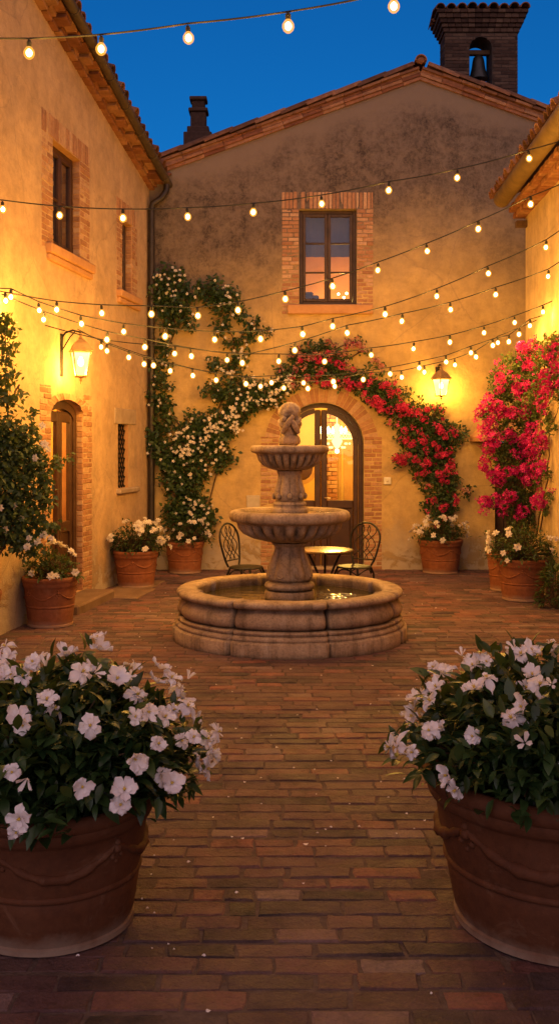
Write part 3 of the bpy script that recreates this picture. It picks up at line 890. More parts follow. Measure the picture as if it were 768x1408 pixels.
# little barred window
m = MB(); b_(m, frL, lu(186), lu(157), -.05, .012, 2.02, 2.22, .6, .01); m.obj('window_lintel', MT['stone_trim'], left)
m = MB(); m.cbox(lu(187), lu(160), -.14, .06, 1.13, 1.195, .012); m.obj('window_sill', MT['stone_trim'], left)
m = MB(); a, b = w3[0][0], w3[1][0]; zz0, zz1 = 1.2, 2.02
for k in range(-4, 9):
    for sg in (-1, 1):
        p0, p1 = [], []
        z0 = zz0 + k * .12; z1 = z0 + (b - a) * 1.15
        pts = [(a, z0), (b, z1)] if sg > 0 else [(b, z0), (a, z1)]
        (ua, za), (ub, zb_) = pts
        def cl(ua, za, ub, zb_, lim):
            t_ = (lim - za) / (zb_ - za); return ua + (ub - ua) * t_, lim
        if zb_ <= zz0 or za >= zz1: continue
        if za < zz0: ua, za = cl(ua, za, ub, zb_, zz0)
        if zb_ > zz1: ub, zb_ = cl(ua, za, ub, zb_, zz1)
        m.tube([(ua, -.05 - .005 * sg, za), (ub, -.05 - .005 * sg, zb_)], .008, 5)
m.obj('window_lattice', MT['iron'], left)
m = MB(); m.add([(a, -.14, zz0), (b, -.14, zz0), (b, -.14, zz1), (a, -.14, zz1)], [(0, 1, 2, 3)]); m.obj('pane', MT['black'], left)
# doorway
m = MB()
brick_stack(m, frL, lu(126), du0, .0, 2.34, .06); brick_stack(m, frL, du1, lu(54.5), .0, 2.38, .06)
z = .1
while z < 2.05:
    for uu, sg in ((du0, 1), (du1, -1)):
        b_(m, frL, min(uu - sg * .01, uu + sg * .008), max(uu - sg * .01, uu + sg * .008), -.07, -.005, z + .004, z + .056, None, .004)
    z += .06
voussoirs(m, frL, (du0 + du1) / 2, 2.08, (du1 - du0) / 2, (du1 - du0) / 2 + .2, .34, R(6), R(174), .058)
m.obj('door_surround', MT['brick'], left)
m = MB(); m.cbox(du0 - .12, du1 + .1, -.28, .34, -.02, .098, .02, .5); m.obj('door_step', MT['slab'], left)
m = MB(); e = -.075
b_(m, frL, du0 + .004, du0 + .09, e - .08, e, .1, 2.1); b_(m, frL, du1 - .09, du1 - .004, e - .08, e, .1, 2.1)
vs = []
ca_, ra_ = (du0 + du1) / 2, (du1 - du0) / 2
for i in range(17):
    t_ = PI * i / 16
    for rr, d in ((.82, e - .08), (.99, e - .08), (.99, e), (.82, e)):
        vs.append((ca_ + ra_ * rr * math.cos(t_), d, 2.07 + .17 * rr * math.sin(t_) - (.06 if rr < .9 else 0)))
m.add(vs, [(i * 4 + k, i * 4 + (k + 1) % 4, i * 4 + 4 + (k + 1) % 4, i * 4 + 4 + k) for i in range(16) for k in range(4)])
fd = m.obj('glazed_door', MT['wood'], left)
m = MB()
um = du0 + .09
lw = (du1 - du0 - .18) / 2
for k in range(2):
    a, b = um + k * lw + .003, um + (k + 1) * lw - .003
    for (p, q_, z0, z1, t_) in ((a, a + .07, .11, 2.12, 0), (b - .07, b, .11, 2.12, 0), (a + .07, b - .07, .11, .25, -.003), (a + .07, b - .07, .78, .9, -.003), (a + .07, b - .07, 2.0, 2.12, -.003), (a + .07, b - .07, .25, .78, -.025)):
        b_(m, frL, p, q_, e - .07, e - .015 + t_, z0, z1, .5, .008)
    g_ = MB(); g_.add([(a + .07, e - .04, .9), (b - .07, e - .04, .9), (b - .07, e - .04, 2.0), (a + .07, e - .04, 2.0)], [(0, 1, 2, 3)])
    g_.obj('door_glass', MT['glass'], fd, fix=False)
m.obj('door_leaf', MT['wood'], fd)
roombox(frL, du0 - .5, du1 + .6, .1, 2.7, .31, 2.0).obj('lit_room', [MT['room_wall'], MT['room_floor']], left)
lamp(((du0 + du1) / 2, -1.0, 2.2), 110, (1, .5, .1), .1, 'room_light', left)
# eave: soffit, tile courses, gutter, roof tiles and downpipe
zg = lambda u: 5.40 + .22 * min(u, 6.2)
m = MB()
us = [-.2, 6.2, 13.5]
for i in range(2):
    a, b = us[i], us[i + 1]
    vs = [(a, -.05, ztop(a)), (b, -.05, ztop(b)), (b, .22, zg(b) + .07), (a, .22, zg(a) + .07), (a, -.05, ztop(a) + .12), (b, -.05, ztop(b) + .12), (b, .22, zg(b) + .10), (a, .22, zg(a) + .10)]
    m.add(vs, [(0, 1, 2, 3), (4, 5, 6, 7), (3, 2, 6, 7), (0, 3, 7, 4)])
m.obj('soffit', MT['soffit'], left)
m = MB(); u = -.1
while u < 9:
    l = U(.16, .19)
    sl = .2 if u < 6.2 else 0
    k_odd = int((u + .1) / .176) % 2
    for (d0, d1, dz, th) in ((-.02, .075, -.085, .035), (-.02, .20 if k_odd else .10, -.045, .045), (-.02, .215, .004, .03)):
        M_ = Matrix.Translation((u, 0, ztop(u) + dz)) @ Matrix.Rotation(-math.atan(sl) - .07, 4, 'Y')
        m.cbox(.006, l * .93, d0, d1 + U(-.01, .012), 0, th, .006, U(0, 1), M=M_)
    u += l
m.obj('eave_courses', MT['eave_tile'], left)
m = MB(); k = 0; u = -.2
while u < 9:
    zz = zg(u) + .10
    m.halfpipe((u, .29 + U(-.03, .02), zz + U(-.01, .012)), (u, -1.2, zz + .45), (0, 0, 1), .085, 6, .016, U(0, .7))
    u += .185
m.obj('roof_tiles', MT['roof_tile'], left)
m = MB()
m.add([(-.2, .2, zg(-.2) + .09), (6.2, .2, zg(6.2) + .09), (6.2, -4, zg(6.2) + 1.3), (-.2, -4, zg(-.2) + 1.3), (13.5, .2, zg(13.5) + .09), (13.5, -4, zg(13.5) + 1.3)], [(0, 1, 2, 3), (1, 4, 5, 2)])
m.obj('roof_slope', MT['roof_tile'], left, fix=False)
m = MB()
gp = [(-.05, .27, zg(-.05) + .03)] + [(u * .5, .27, zg(u * .5) + .03) for u in range(1, 28)]
n = 8; vs = []
for p in gp:
    for k in range(n + 1):
        a = PI + PI * k / n
        vs.append((p[0], p[1] + .058 * math.cos(a), p[2] + .058 * math.sin(a)))
fs = [(i * (n + 1) + k, i * (n + 1) + k + 1, (i + 1) * (n + 1) + k + 1, (i + 1) * (n + 1) + k) for i in range(len(gp) - 1) for k in range(n)]
fs.append(tuple(range(n + 1)))
m.add(vs, fs)
for u in range(0, 12): m.tube([(u * .6 + .2, .27 + .062 * math.cos(a), zg(u * .6 + .2) + .03 + .062 * math.sin(a)) for a in [PI + PI * k / 8 for k in range(9)]], .008, 4)
m.obj('gutter', MT['gutter'], left, smooth=60)
m = MB()
m.tube([(.06, .27, zg(0)), (.06, .26, zg(0) - .10), (.10, .2, zg(0) - .2), (.12, .08, zg(0) - .28), (.12, .065, zg(0) - .36), (.12, .065, 2.5), (.12, .065, .05)], .045, 10)
for z in (4.6, 3.1, 1.6, .5): m.lathe([(.052, -.015), (.052, .015)], 10, (.12, .065, z), cap=True)
m.obj('downpipe', MT['pipe'], left, smooth=50)

# ------------------------------------------------------------------ house on the right
KR = .04; XR, YR = 3.14, 13.0
nr = math.sqrt(1 + KR * KR)
right = thing('ochre_house', 'lower ochre plastered house at the right edge, with rounded tile eave', 'house', (XR, YR, 0), math.atan2(1, KR))
def rX(Y): return XR + KR * (Y - YR)
frR = lambda u, d, z: (u, d, z)
m = MB(); panel(m, [(-14, -.05), (0, -.05), (0, 4.75), (-14, 4.75)], [], frR)
m.add([(0, 0, 0), (0, -6, 0), (0, -6, 4.75), (0, 0, 4.75)], [(0, 1, 2, 3)]); m.add([(-14, 0, 0), (-14, -6, 0), (-14, -6, 4.75), (-14, 0, 4.75)], [(0, 1, 2, 3)])
m.obj('wall', MT['plaster_right'], right)
m = MB(); m.tube([(-14, .34, 4.84), (-.25, .34, 4.84), (-.22, .34, 4.84)], .105, 14); m.obj('eave_roll', MT['gutter_ochre'], right, smooth=50)
m = MB(); u = -7
while u < .0:
    m.cbox(u + .004, u + .11, -.02, .14 + U(-.01, .01), 4.66, 4.72, .006, U(.3, 1)); m.cbox(u - .05, u + .055, -.02, .22 + U(-.01, .01), 4.725, 4.785, .006, U(.3, 1))
    u += .118
m.obj('eave_courses', MT['eave_tile'], right)
m = MB(); u = -7
while u < .1:
    m.halfpipe((u, .42 + U(-.02, .03), 4.92), (u, -1.2, 5.5), (0, 0, 1), .085, 6, .016, U(0, .8)); u += .185
m.add([(-14, .36, 4.9), (.05, .36, 4.9), (.05, -5, 6.6), (-14, -5, 6.6)], [(0, 1, 2, 3)], .3)
m.obj('roof_tiles', MT['roof_tile'], right, fix=False)
m = MB(); m.cbox(-.12, -.02, -.1, .14, 4.52, 4.6, .008); m.obj('beam_end', MT['soffit'], right)

# flat stone slabs before the left door
m = MB()
for (a, b, d0, d1) in ((1.9, 2.7, .12, .62), (1.2, 1.88, .1, .55)):
    m.cbox(a, b, d0, d1, -.02, .012, .008, .5)
o = m.obj('stone_slab', MT['slab']); structure(o, 'flat stone slabs set in the paving beside the left door')
o.location = left.location; o.rotation_euler = left.rotation_euler

# ------------------------------------------------------------------ lanterns
def lantern(mount, direction, label, power, reach=.2, sc_=1.0):
    root = thing('wall_lantern', label, 'lantern', mount, 0, 'wall lanterns')
    root.scale = (sc_, sc_, sc_)
    d = Vector(direction).normalized(); side = Vector((-d.y, d.x, 0))
    C = d * reach
    ang = math.atan2(d.y, d.x) + PI / 4 * 0
    M_ = Matrix.Translation(C) @ Matrix.Rotation(ang + R(28), 4, 'Z')
    m = MB()
    m.cbox(-.01, .012, -.035, .035, -.16, .30, .006, M=Matrix.Rotation(ang, 4, 'Z'))
    m.tube([Vector((0, 0, .25)), d * .05 + Vector((0, 0, .31)), d * (reach * .6) + Vector((0, 0, .335)), C + Vector((0, 0, .31)), C + Vector((0, 0, .26))], .011, 6)
    m.tube([d * .01 + Vector((0, 0, .12)), d * (reach * .45) + Vector((0, 0, .26)), d * (reach * .75) + Vector((0, 0, .33))], .007, 6)
    m.obj('bracket', MT['iron'], root)
    # four sided body, wide at the top
    h0, h1, a0, a1 = -.16, .10, .052, .094
    cr = [(-1, -1), (1, -1), (1, 1), (-1, 1)]
    m = MB()
    for i in range(4):
        x, y = cr[i]; x2, y2 = cr[(i + 1) % 4]
        m.tube([M_ @ Vector((x * a0, y * a0, h0)), M_ @ Vector((x * a1, y * a1, h1))], .009, 5)
        m.tube([M_ @ Vector((x * a0, y * a0, h0)), M_ @ Vector((x2 * a0, y2 * a0, h0))], .010, 5)
        m.tube([M_ @ Vector((x * a1, y * a1, h1)), M_ @ Vector((x2 * a1, y2 * a1, h1))], .011, 5)
    m.lathe([(0, -.05), (.012, -.045), (.016, -.03), (.008, -.015), (.05, 0), (.06, .006), (0, .006)], 10, (0, 0, h0 - .008), M=M_)
    m.tube([M_ @ Vector((0, 0, h0 - .05)), M_ @ Vector((0, 0, h0 - .085))], .005, 5)
    m.obj('lantern_frame', MT['brass'], root)
    m = MB()   # bell shaped cap with four faces
    prof = [(.112, h1 + .004), (.115, h1 + .014), (.102, h1 + .028), (.086, h1 + .065), (.058, h1 + .105), (.03, h1 + .13), (.022, h1 + .14)]
    vs = [M_ @ Vector((x * r, y * r, z)) for r, z in prof for x, y in cr]
    fs = [(k * 4 + i, k * 4 + (i + 1) % 4, k * 4 + 4 + (i + 1) % 4, k * 4 + 4 + i) for k in range(len(prof) - 1) for i in range(4)] + [(0, 1, 2, 3)]
    m.add(vs, fs)
    m.lathe([(.0, 0), (.028, .005), (.02, .02), (.012, .03), (.022, .045), (.012, .06), (.006, .075), (0, .078)], 10, (0, 0, h1 + .138), M=M_)
    m.obj('lantern_cap', MT['brass'], root, smooth=30)
    m = MB()
    for i in range(4):
        x, y = cr[i]; x2, y2 = cr[(i + 1) % 4]
        k0, k1 = a0 * .97, a1 * .97
        m.add([M_ @ Vector((x * k0, y * k0, h0)), M_ @ Vector((x2 * k0, y2 * k0, h0)), M_ @ Vector((x2 * k1, y2 * k1, h1)), M_ @ Vector((x * k1, y * k1, h1))], [(0, 1, 2, 3)])
    m.obj('lantern_glass', MT['lamp_glass'], root, fix=False)
    m = MB(); m.lathe([(0, -.055), (.02, -.05), (.034, -.02), (.034, .005), (.018, .035), (.016, .05), (0, .052)], 10, C, M=None)
    m.obj('lantern_bulb', MT['candle'], root, smooth=60)
    lamp(C + Vector((0, 0, -.1)), power, (1, .52, .08), .05, 'lantern_light', root)
    return root
u = lu(84); n_l = Vector((1, -KL, 0)).normalized()
lantern((lX(lY(u)) + .0, lY(u), lz(u, 497)), n_l, 'lit lantern on an iron bracket above the left door', 110, .22)
lantern((bx_(601), YB, bz_(531)), (.08, -1, 0), 'lit lantern between the red climber and the side door hood', 85, .24, .9)

# ------------------------------------------------------------------ strings of bulbs
def bulb_meshes():
    s = MB(); s.lathe([(0, .072), (.008, .070), (.010, .062), (.014, .059), (.014, .034), (.012, .031), (0, .03)], 10)
    b = MB(); b.lathe([(0, -.036), (.013, -.033), (.025, -.022), (.031, -.006), (.030, .008), (.022, .022), (.014, .032), (0, .033)], 14)
    f = MB(); f.lathe([(0, -.022), (.009, -.018), (.015, -.010), (.017, .0), (.015, .010), (.008, .018), (0, .022)], 10)
    return s.mesh('socket', MT['black'], 50), b.mesh('bulb', MT['bulb_glass'], 80), f.mesh('filament', MT['bulb'], 80)
SOCK, BULB, FILA = bulb_meshes()
def festoon(label, pA, pB, bulbs, left_a, right_a, power):
    """pA, pB: plan points of the two fixings; the string hangs in the vertical plane between them"""
    root = thing('festoon_string', label, 'string lights', (0, 0, 0), 0, 'strings of warm bulbs across the courtyard')
    (xa, ya), (xb, yb) = pA, pB
    mm = (yb - ya) / (xb - xa)
    def on(px, py):
        a = (px - CX) / F
        Y = (ya - mm * xa) / (1 - mm * a)
        return at(px, py, Y)
    line = [on(*left_a)]
    for (px, py) in bulbs:
        p = on(px, py)
        p.z += U(-.006, .006)
        o = link('bulb', BULB, root); o.location = p
        o.rotation_euler = (U(-.12, .12), U(-.12, .12), U(0, 6))
        link('socket', SOCK, o); link('filament', FILA, o); b_s = U(.96, 1.1); o.scale = (b_s, b_s, b_s)
        lamp(p + Vector((0, -.012, -.055)), power * U(.85, 1.15), WARM, .02, 'bulb_light', root)
        line.append(p + Vector((0, 0, .078)))
    line.append(on(*right_a))
    pts = []
    for i in range(len(line) - 1):
        a, b = line[i], line[i + 1]
        for k in range(5):
            t_ = k / 5; q_ = a.lerp(b, t_); q_.z -= .05 * (b - a).length ** 2 * 4 * t_ * (1 - t_) * .35
            pts.append(q_)
    pts.append(line[-1])
    m = MB(); m.tube(pts, .0056, 5); m.obj('cable', MT['black'], root, smooth=60)
PW = 8.8
festoon('nearest string of bulbs, high against the sky in front of both roofs', (-3.0, 5.6), (2.6, 5.4),
        [(-85, 70), (40, 73), (139, 66), (259, 52), (396, 35), (541, 8), (690, -35)], (-230, 30), (800, -90), 21.0)
festoon('string of bulbs crossing just above the upper gable window', (-2.5, 8.6), (2.9, 9.4),
        [(4, 288), (82, 296), (169, 299), (258, 298), (348, 291), (442, 279), (534, 262), (628, 243), (727, 217)], (-60, 270), (812, 180), PW)
festoon('string of bulbs running across the lower panes of the gable window', (lX(9.25) + .02, 9.25), (2.98, 10.2),
        [(8, 414), (78, 425), (140, 431), (208, 432), (272, 433), (327, 427), (392, 411), (457, 394), (519, 372), (587, 345), (657, 314), (729, 280)], (-14, 398), (792, 243), PW)
festoon('string of bulbs passing just under the gable window sill', (lX(9.3) + .02, 9.3), (3.0, 10.6),
        [(15, 409), (54, 426), (112, 445), (170, 455), (227, 462), (295, 467), (358, 466), (416, 460), (457, 449), (529, 431), (600, 407), (671, 376), (750, 339)], (-8, 396), (785, 305), PW)
festoon('string of bulbs dipping before the white climber, then rising to the right wall', (lX(9.35) + .02, 9.35), (3.02, 10.9),
        [(60, 439), (147, 466), (199, 477), (263, 489), (333, 498), (405, 482), (477, 457), (552, 442), (619, 425), (681, 404), (753, 380)], (2, 404), (780, 352), PW)
festoon('string of bulbs skimming the top of the arch climber up to the right wall', (lX(10.4) + .02, 10.4), (rX(11.5) - .03, 11.5),
        [(139, 477), (240, 486), (312, 495), (383, 497), (446, 497), (510, 488), (568, 479), (618, 470), (665, 457), (707, 443), (746, 428)], (62, 447), (758, 414), PW)
festoon('lowest string of bulbs, drooping across the climber above the arched door', (lX(11.2) + .02, 11.2), (rX(12.3) - .03, 12.3),
        [(147, 482), (198, 500), (234, 510), (297, 522), (358, 531), (390, 534), (423, 534), (460, 531), (499, 521), (552, 518), (583, 511), (625, 501), (654, 491), (684, 471), (713, 460)], (106, 452), (737, 440), PW * .8)
festoon('second lowest string of bulbs, close behind the lowest above the arched door', (lX(11.25) + .02, 11.25), (rX(12.0) - .03, 12.0),
        [(177, 491), (211, 502), (265, 516), (338, 527), (373, 526), (417, 527), (458, 524), (536, 514), (576, 506), (613, 497), (647, 485), (677, 475), (699, 469), (728, 448)], (108, 455), (744, 434), PW * .8)

# ------------------------------------------------------------------ fountain
FX, FY = .093, 9.36
fountain = thing('stone_fountain', 'two tiered carved stone fountain with a round basin in the middle of the courtyard', 'fountain', (FX, FY, 0))
seams = [R(-90 - 29), R(-90 + 18), R(-90 + 66), R(-90 + 113), R(-90 + 160), R(-90 - 75), R(-90 - 120), R(-90 - 160)]
def basin_mod(a, r, z):
    k = 1e9
    for s_ in seams:
        d = abs((a - s_ + PI) % (2 * PI) - PI); k = min(k, d)
    amp = .05 if z > .21 else .03
    if r < .8: amp = 0
    f = 1 - amp * math.exp(-(k / .016) ** 2) - (.022 * math.exp(-(k / .10) ** 2) if .21 < z < .385 and r > .95 else 0)
    f += .003 * noise.noise(Vector((math.cos(a) * 4, math.sin(a) * 4, z * 9)))
    return r * f, z + .003 * noise.noise(Vector((math.cos(a) * 5, math.sin(a) * 5, 3.1)))
m = MB()
prof = [(1.066, -.02), (1.07, .012), (1.07, .108), (1.062, .118), (1.045, .122), (1.04, .128), (1.045, .14), (1.04, .155), (1.022, .168), (1.016, .172), (1.022, .18), (1.026, .195), (1.016, .208), (.996, .212), (.99, .216),
        (1.005, .226), (1.02, .245), (1.027, .268), (1.024, .292), (1.012, .318), (.995, .342), (.98, .362), (.972, .378), (.974, .384), (1.0, .388), (1.022, .396), (1.032, .41), (1.032, .426), (1.02, .442), (.99, .452),
        (.90, .454), (.865, .45), (.845, .435), (.842, .41), (.85, .39), (.85, .20), (.0, .19)]
m.lathe(prof, 400, mod=basin_mod)
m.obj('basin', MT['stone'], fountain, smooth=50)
m = MB(); m.lathe([(.0, .352), (.849, .352)], 64); m.obj('water', MT['water'], fountain, fix=False)
def flute(nf, z0, z1, dep):
    def f(a, r, z):
        if z0 < z < z1:
            e = math.sin(PI * (z - z0) / (z1 - z0)) ** .5
            return r * (1 - dep * e * (1 - abs(math.sin(a * nf / 2)) ** .8)), z
        return r, z
    return f
m = MB()   # lower shaft
prof = [(.225, .19), (.228, .40), (.222, .418), (.20, .424), (.222, .44), (.232, .462), (.222, .486), (.195, .498), (.185, .505), (.205, .53), (.208, .57), (.198, .62), (.172, .69), (.15, .745), (.138, .79), (.14, .825), (.16, .842), (.165, .855), (.15, .866)]
def shaft_mod(a, r, z):
    if .5 < z < .84:
        k = math.sin(PI * (z - .5) / .34) ** .6
        lob = abs(math.sin(a * 4)) ** .7
        sw = .5 + .5 * math.sin(a * 8 + z * 26)
        return r * (1 + k * (.15 * lob - .10 + .035 * sw * (1 if z < .66 else .3))), z
    return r, z
fine = []
for (p0, p1) in zip(prof[:-1], prof[1:]):
    for k in range(3): fine.append((p0[0] + (p1[0] - p0[0]) * k / 3, p0[1] + (p1[1] - p0[1]) * k / 3))
fine.append(prof[-1])
m.lathe(fine, 96, mod=shaft_mod)
# carved scrolls on the lower shaft
for k in range(8):
    a0 = 2 * PI * k / 8 + PI / 8
    pts = []
    for i in range(16):
        t_ = i / 15 * 2.6 * PI; rr = .05 * (1 - i / 19)
        z = .575 + rr * math.sin(t_); aa = a0 + rr * math.cos(t_) / .2
        R_ = .213 - max(0, z - .56) * .30
        pts.append((R_ * math.cos(aa), R_ * math.sin(aa), z))
    m.tube(pts, .010, 5)
m.obj('lower_shaft', MT['stone'], fountain, smooth=60)
m = MB()   # big bowl
prof = [(.15, .862), (.20, .868), (.27, .882), (.36, .905), (.43, .94), (.468, .98), (.482, 1.02), (.485, 1.04), (.50, 1.05), (.535, 1.058), (.55, 1.075), (.556, 1.10), (.55, 1.13), (.53, 1.148), (.50, 1.155), (.47, 1.15), (.45, 1.13), (.40, 1.08), (.2, 1.05), (0, 1.05)]
fine = []
for (p0, p1) in zip(prof[:-1], prof[1:]):
    for k in range(2): fine.append((p0[0] + (p1[0] - p0[0]) * k / 2, p0[1] + (p1[1] - p0[1]) * k / 2))
fine.append(prof[-1])
def bowl_mod(nf, z0, z1, dep):
    f = flute(nf, z0, z1, dep)
    def g(a, r, z):
        r, z = f(a, r, z)
        return r * (1 + .004 * noise.noise(Vector((math.cos(a) * 5, math.sin(a) * 5, z * 12)))), z + .003 * noise.noise(Vector((math.cos(a) * 3, math.sin(a) * 3, 8)))
    return g
m.lathe(fine, 288, mod=bowl_mod(26, .87, 1.045, .15))
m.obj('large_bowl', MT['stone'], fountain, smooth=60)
m = MB(); m.lathe([(0, 1.128), (.448, 1.128)], 48); m.obj('bowl_water', MT['water'], fountain, fix=False)
m = MB()   # upper shaft
prof = [(.17, 1.05), (.17, 1.165), (.15, 1.18), (.148, 1.195), (.155, 1.21), (.145, 1.228), (.125, 1.236), (.132, 1.26), (.142, 1.30), (.138, 1.34), (.12, 1.40), (.108, 1.45), (.106, 1.48), (.115, 1.50), (.118, 1.512), (.105, 1.522)]
fine = []
for (p0, p1) in zip(prof[:-1], prof[1:]):
    for k in range(3): fine.append((p0[0] + (p1[0] - p0[0]) * k / 3, p0[1] + (p1[1] - p0[1]) * k / 3))
fine.append(prof[-1])
def us_mod(a, r, z):
    if 1.24 < z < 1.5:
        k = math.sin(PI * (z - 1.24) / .26) ** .6
        return r * (1 + k * (.17 * abs(math.sin(a * 4)) ** .7 - .11)), z
    return r, z
m.lathe(fine, 96, mod=us_mod)
for k in range(8):
    a0 = 2 * PI * k / 8
    m.ball((.14 * math.cos(a0), .14 * math.sin(a0), 1.285), .024, 8, 5, sq=(1, 1, 1.3))
m.obj('upper_shaft', MT['stone'], fountain, smooth=60)
m = MB()   # small bowl
prof = [(.105, 1.518), (.14, 1.522), (.20, 1.538), (.255, 1.568), (.29, 1.61), (.303, 1.65), (.306, 1.668), (.32, 1.675), (.35, 1.685), (.36, 1.70), (.36, 1.725), (.348, 1.742), (.325, 1.748), (.30, 1.74), (.28, 1.72), (.15, 1.70), (0, 1.70)]
fine = []
for (p0, p1) in zip(prof[:-1], prof[1:]):
    for k in range(2): fine.append((p0[0] + (p1[0] - p0[0]) * k / 2, p0[1] + (p1[1] - p0[1]) * k / 2))
fine.append(prof[-1])
m.lathe(fine, 240, mod=bowl_mod(24, 1.522, 1.67, .14))
m.obj('small_bowl', MT['stone'], fountain, smooth=60)
m = MB()   # carved finial: leafy socle and a bud wrapped by twisting figures
prof = [(.07, 1.70), (.075, 1.755), (.095, 1.765), (.10, 1.79), (.092, 1.82), (.07, 1.845), (.072, 1.87), (.09, 1.90), (.098, 1.94), (.09, 1.98), (.088, 2.0), (.098, 2.03), (.10, 2.06), (.088, 2.10), (.06, 2.132), (.02, 2.146), (0, 2.147)]
fine = []
for (p0, p1) in zip(prof[:-1], prof[1:]):
    for k in range(3): fine.append((p0[0] + (p1[0] - p0[0]) * k / 3, p0[1] + (p1[1] - p0[1]) * k / 3))
fine.append(prof[-1])
def fin_mod(a, r, z):
    if z < 1.845 and z > 1.755: return r * (1 + .10 * abs(math.sin(a * 5)) - .05), z
    tw = .10 * math.sin(a * 3 + (z - 1.8) * 14) * (1 if z < 2.02 else .25)
    return r * (1 + tw * 1.3 + .22 * noise.noise(Vector((math.cos(a) * 2.2, math.sin(a) * 2.2, z * 16)))), z
m.lathe(fine, 64, mod=fin_mod)
for (a0, z0, a1, z1, rr) in ((-2.4, 1.86, -1.2, 2.02, .026), (-.6, 1.86, -1.5, 1.99, .026), (-2.9, 1.98, -1.9, 1.90, .022), (-.2, 2.0, -1.1, 1.92, .022), (.6, 1.86, 1.8, 2.0, .026), (2.6, 1.88, 1.6, 2.0, .024)):
    pts = [(.095 * math.cos(a0 + (a1 - a0) * t_), .095 * math.sin(a0 + (a1 - a0) * t_), z0 + (z1 - z0) * t_) for t_ in [k / 6 for k in range(7)]]
    m.tube(pts, [rr * (.7 + .5 * math.sin(PI * k / 6)) for k in range(7)], 8)
m.ball((-.05, -.075, 1.985), .032, 10, 6); m.ball((.06, -.06, 1.955), .03, 10, 6)
m.obj('carved_finial', MT['stone'], fountain, smooth=70)

# ------------------------------------------------------------------ iron chairs and table
def chair(loc, rz, label):
    root = thing('bistro_chair', label, 'chair', loc, rz, 'wrought iron chairs by the fountain'); root.scale = (.95, .95, .93)
    m = MB(); m.lathe([(0, .455), (.17, .457), (.195, .452), (.2, .443), (.195, .435), (.0, .437)], 28, mod=lambda a, r, z: (r * (1 + .05 * math.cos(2 * a)), z)); m.obj('seat', MT['iron'], root, smooth=50)
    for sx in (-1, 1):
        for sy in (-1, 1):
            m = MB(); m.tube([(sx * .14, sy * .13, .44), (sx * .165, sy * .155, .36), (sx * .165, sy * .16, .2), (sx * .19, sy * .19, .012)], [.014, .012, .010, .012], 7); m.obj('leg', MT['iron'], root, smooth=60)
    m = MB()
    for s4 in range(4):
        a0 = PI / 4 + s4 * PI / 2; a1 = a0 + PI / 2
        m.tube([(.20 * math.cos(a0 + (a1 - a0) * t_), .19 * math.sin(a0 + (a1 - a0) * t_), .36 + .07 * math.sin(PI * t_)) for t_ in [k / 8 for k in range(9)]], .007, 5)
    m.obj('apron', MT['iron'], root)
    # balloon back, along local x, at y = +.17
    def back(q, h):
        return Vector((q, .165 + .09 * h, .45 + .50 * h))
    def halfw(h): return .135 + .075 * math.sin(min(1, h * 1.15) * PI * .62)
    hoop = [back(-.12, 0)] + [back(-halfw(h), h) for h in (.12, .25, .4, .55)]
    for k in range(13):
        a = PI - PI * k / 12
        hoop.append(back(.21 * math.cos(a), .62 + .38 * math.sin(a)))
    hoop += [back(halfw(h), h) for h in (.55, .4, .25, .12)] + [back(.12, 0)]
    m = MB(); m.tube(hoop, .0125, 7); m.obj('back_frame', MT['iron'], root, smooth=60)
    m = MB()
    for k in (-1, 0, 1):
        for sg in (-1, 1):
            pts = []
            for i in range(15):
                h = .14 + .80 * i / 14
                x = k * .085 + sg * .065 * math.sin(h * 2 * PI * 1.45 + .3)
                wlim = halfw(h) if h < .6 else .21 * math.sqrt(max(0, 1 - ((h - .62) / .38) ** 2)) if h > .62 else .2
                x = max(-wlim + .008, min(wlim - .008, x))
                pts.append(back(x, h))
            m.tube(pts, .0056, 5)
    m.tube([back(-.14, .14), back(.14, .14)], .008, 5)
    m.obj('back_lattice', MT['iron'], root, smooth=60)
    return root
YC = 11.15
chair(((338 - CX) / F * YC, YC, 0), R(62), 'dark wrought iron chair standing at the left, beside the white climber')
chair(((487 - CX) / F * YC, YC + .05, 0), R(-40), 'dark wrought iron chair standing at the right of the small table')
tx = (446 - CX) / F * (YC - .1)
table = thing('bistro_table', 'small round metal table between the two iron chairs behind the fountain', 'table', (tx, YC - .1, 0))
m = MB(); m.lathe([(0, .622), (.29, .622), (.312, .618), (.315, .606), (.305, .598), (0, .60)], 40); m.obj('table_top', MT['tabletop'], table, smooth=40)
for k in range(3):
    a = 2 * PI * k / 3 + .5
    m = MB(); m.tube([(.22 * math.cos(a), .22 * math.sin(a), .598), (.12 * math.cos(a), .12 * math.sin(a), .42), (.06 * math.cos(a), .06 * math.sin(a), .3), (.12 * math.cos(a), .12 * math.sin(a), .15), (.25 * math.cos(a), .25 * math.sin(a), .01)], .013, 7); m.obj('leg', MT['iron'], table, smooth=60)
m = MB(); m.tube([(.065 * math.cos(2 * PI * k / 20), .065 * math.sin(2 * PI * k / 20), .3) for k in range(21)], .009, 6); m.obj('leg_ring', MT['iron'], table)

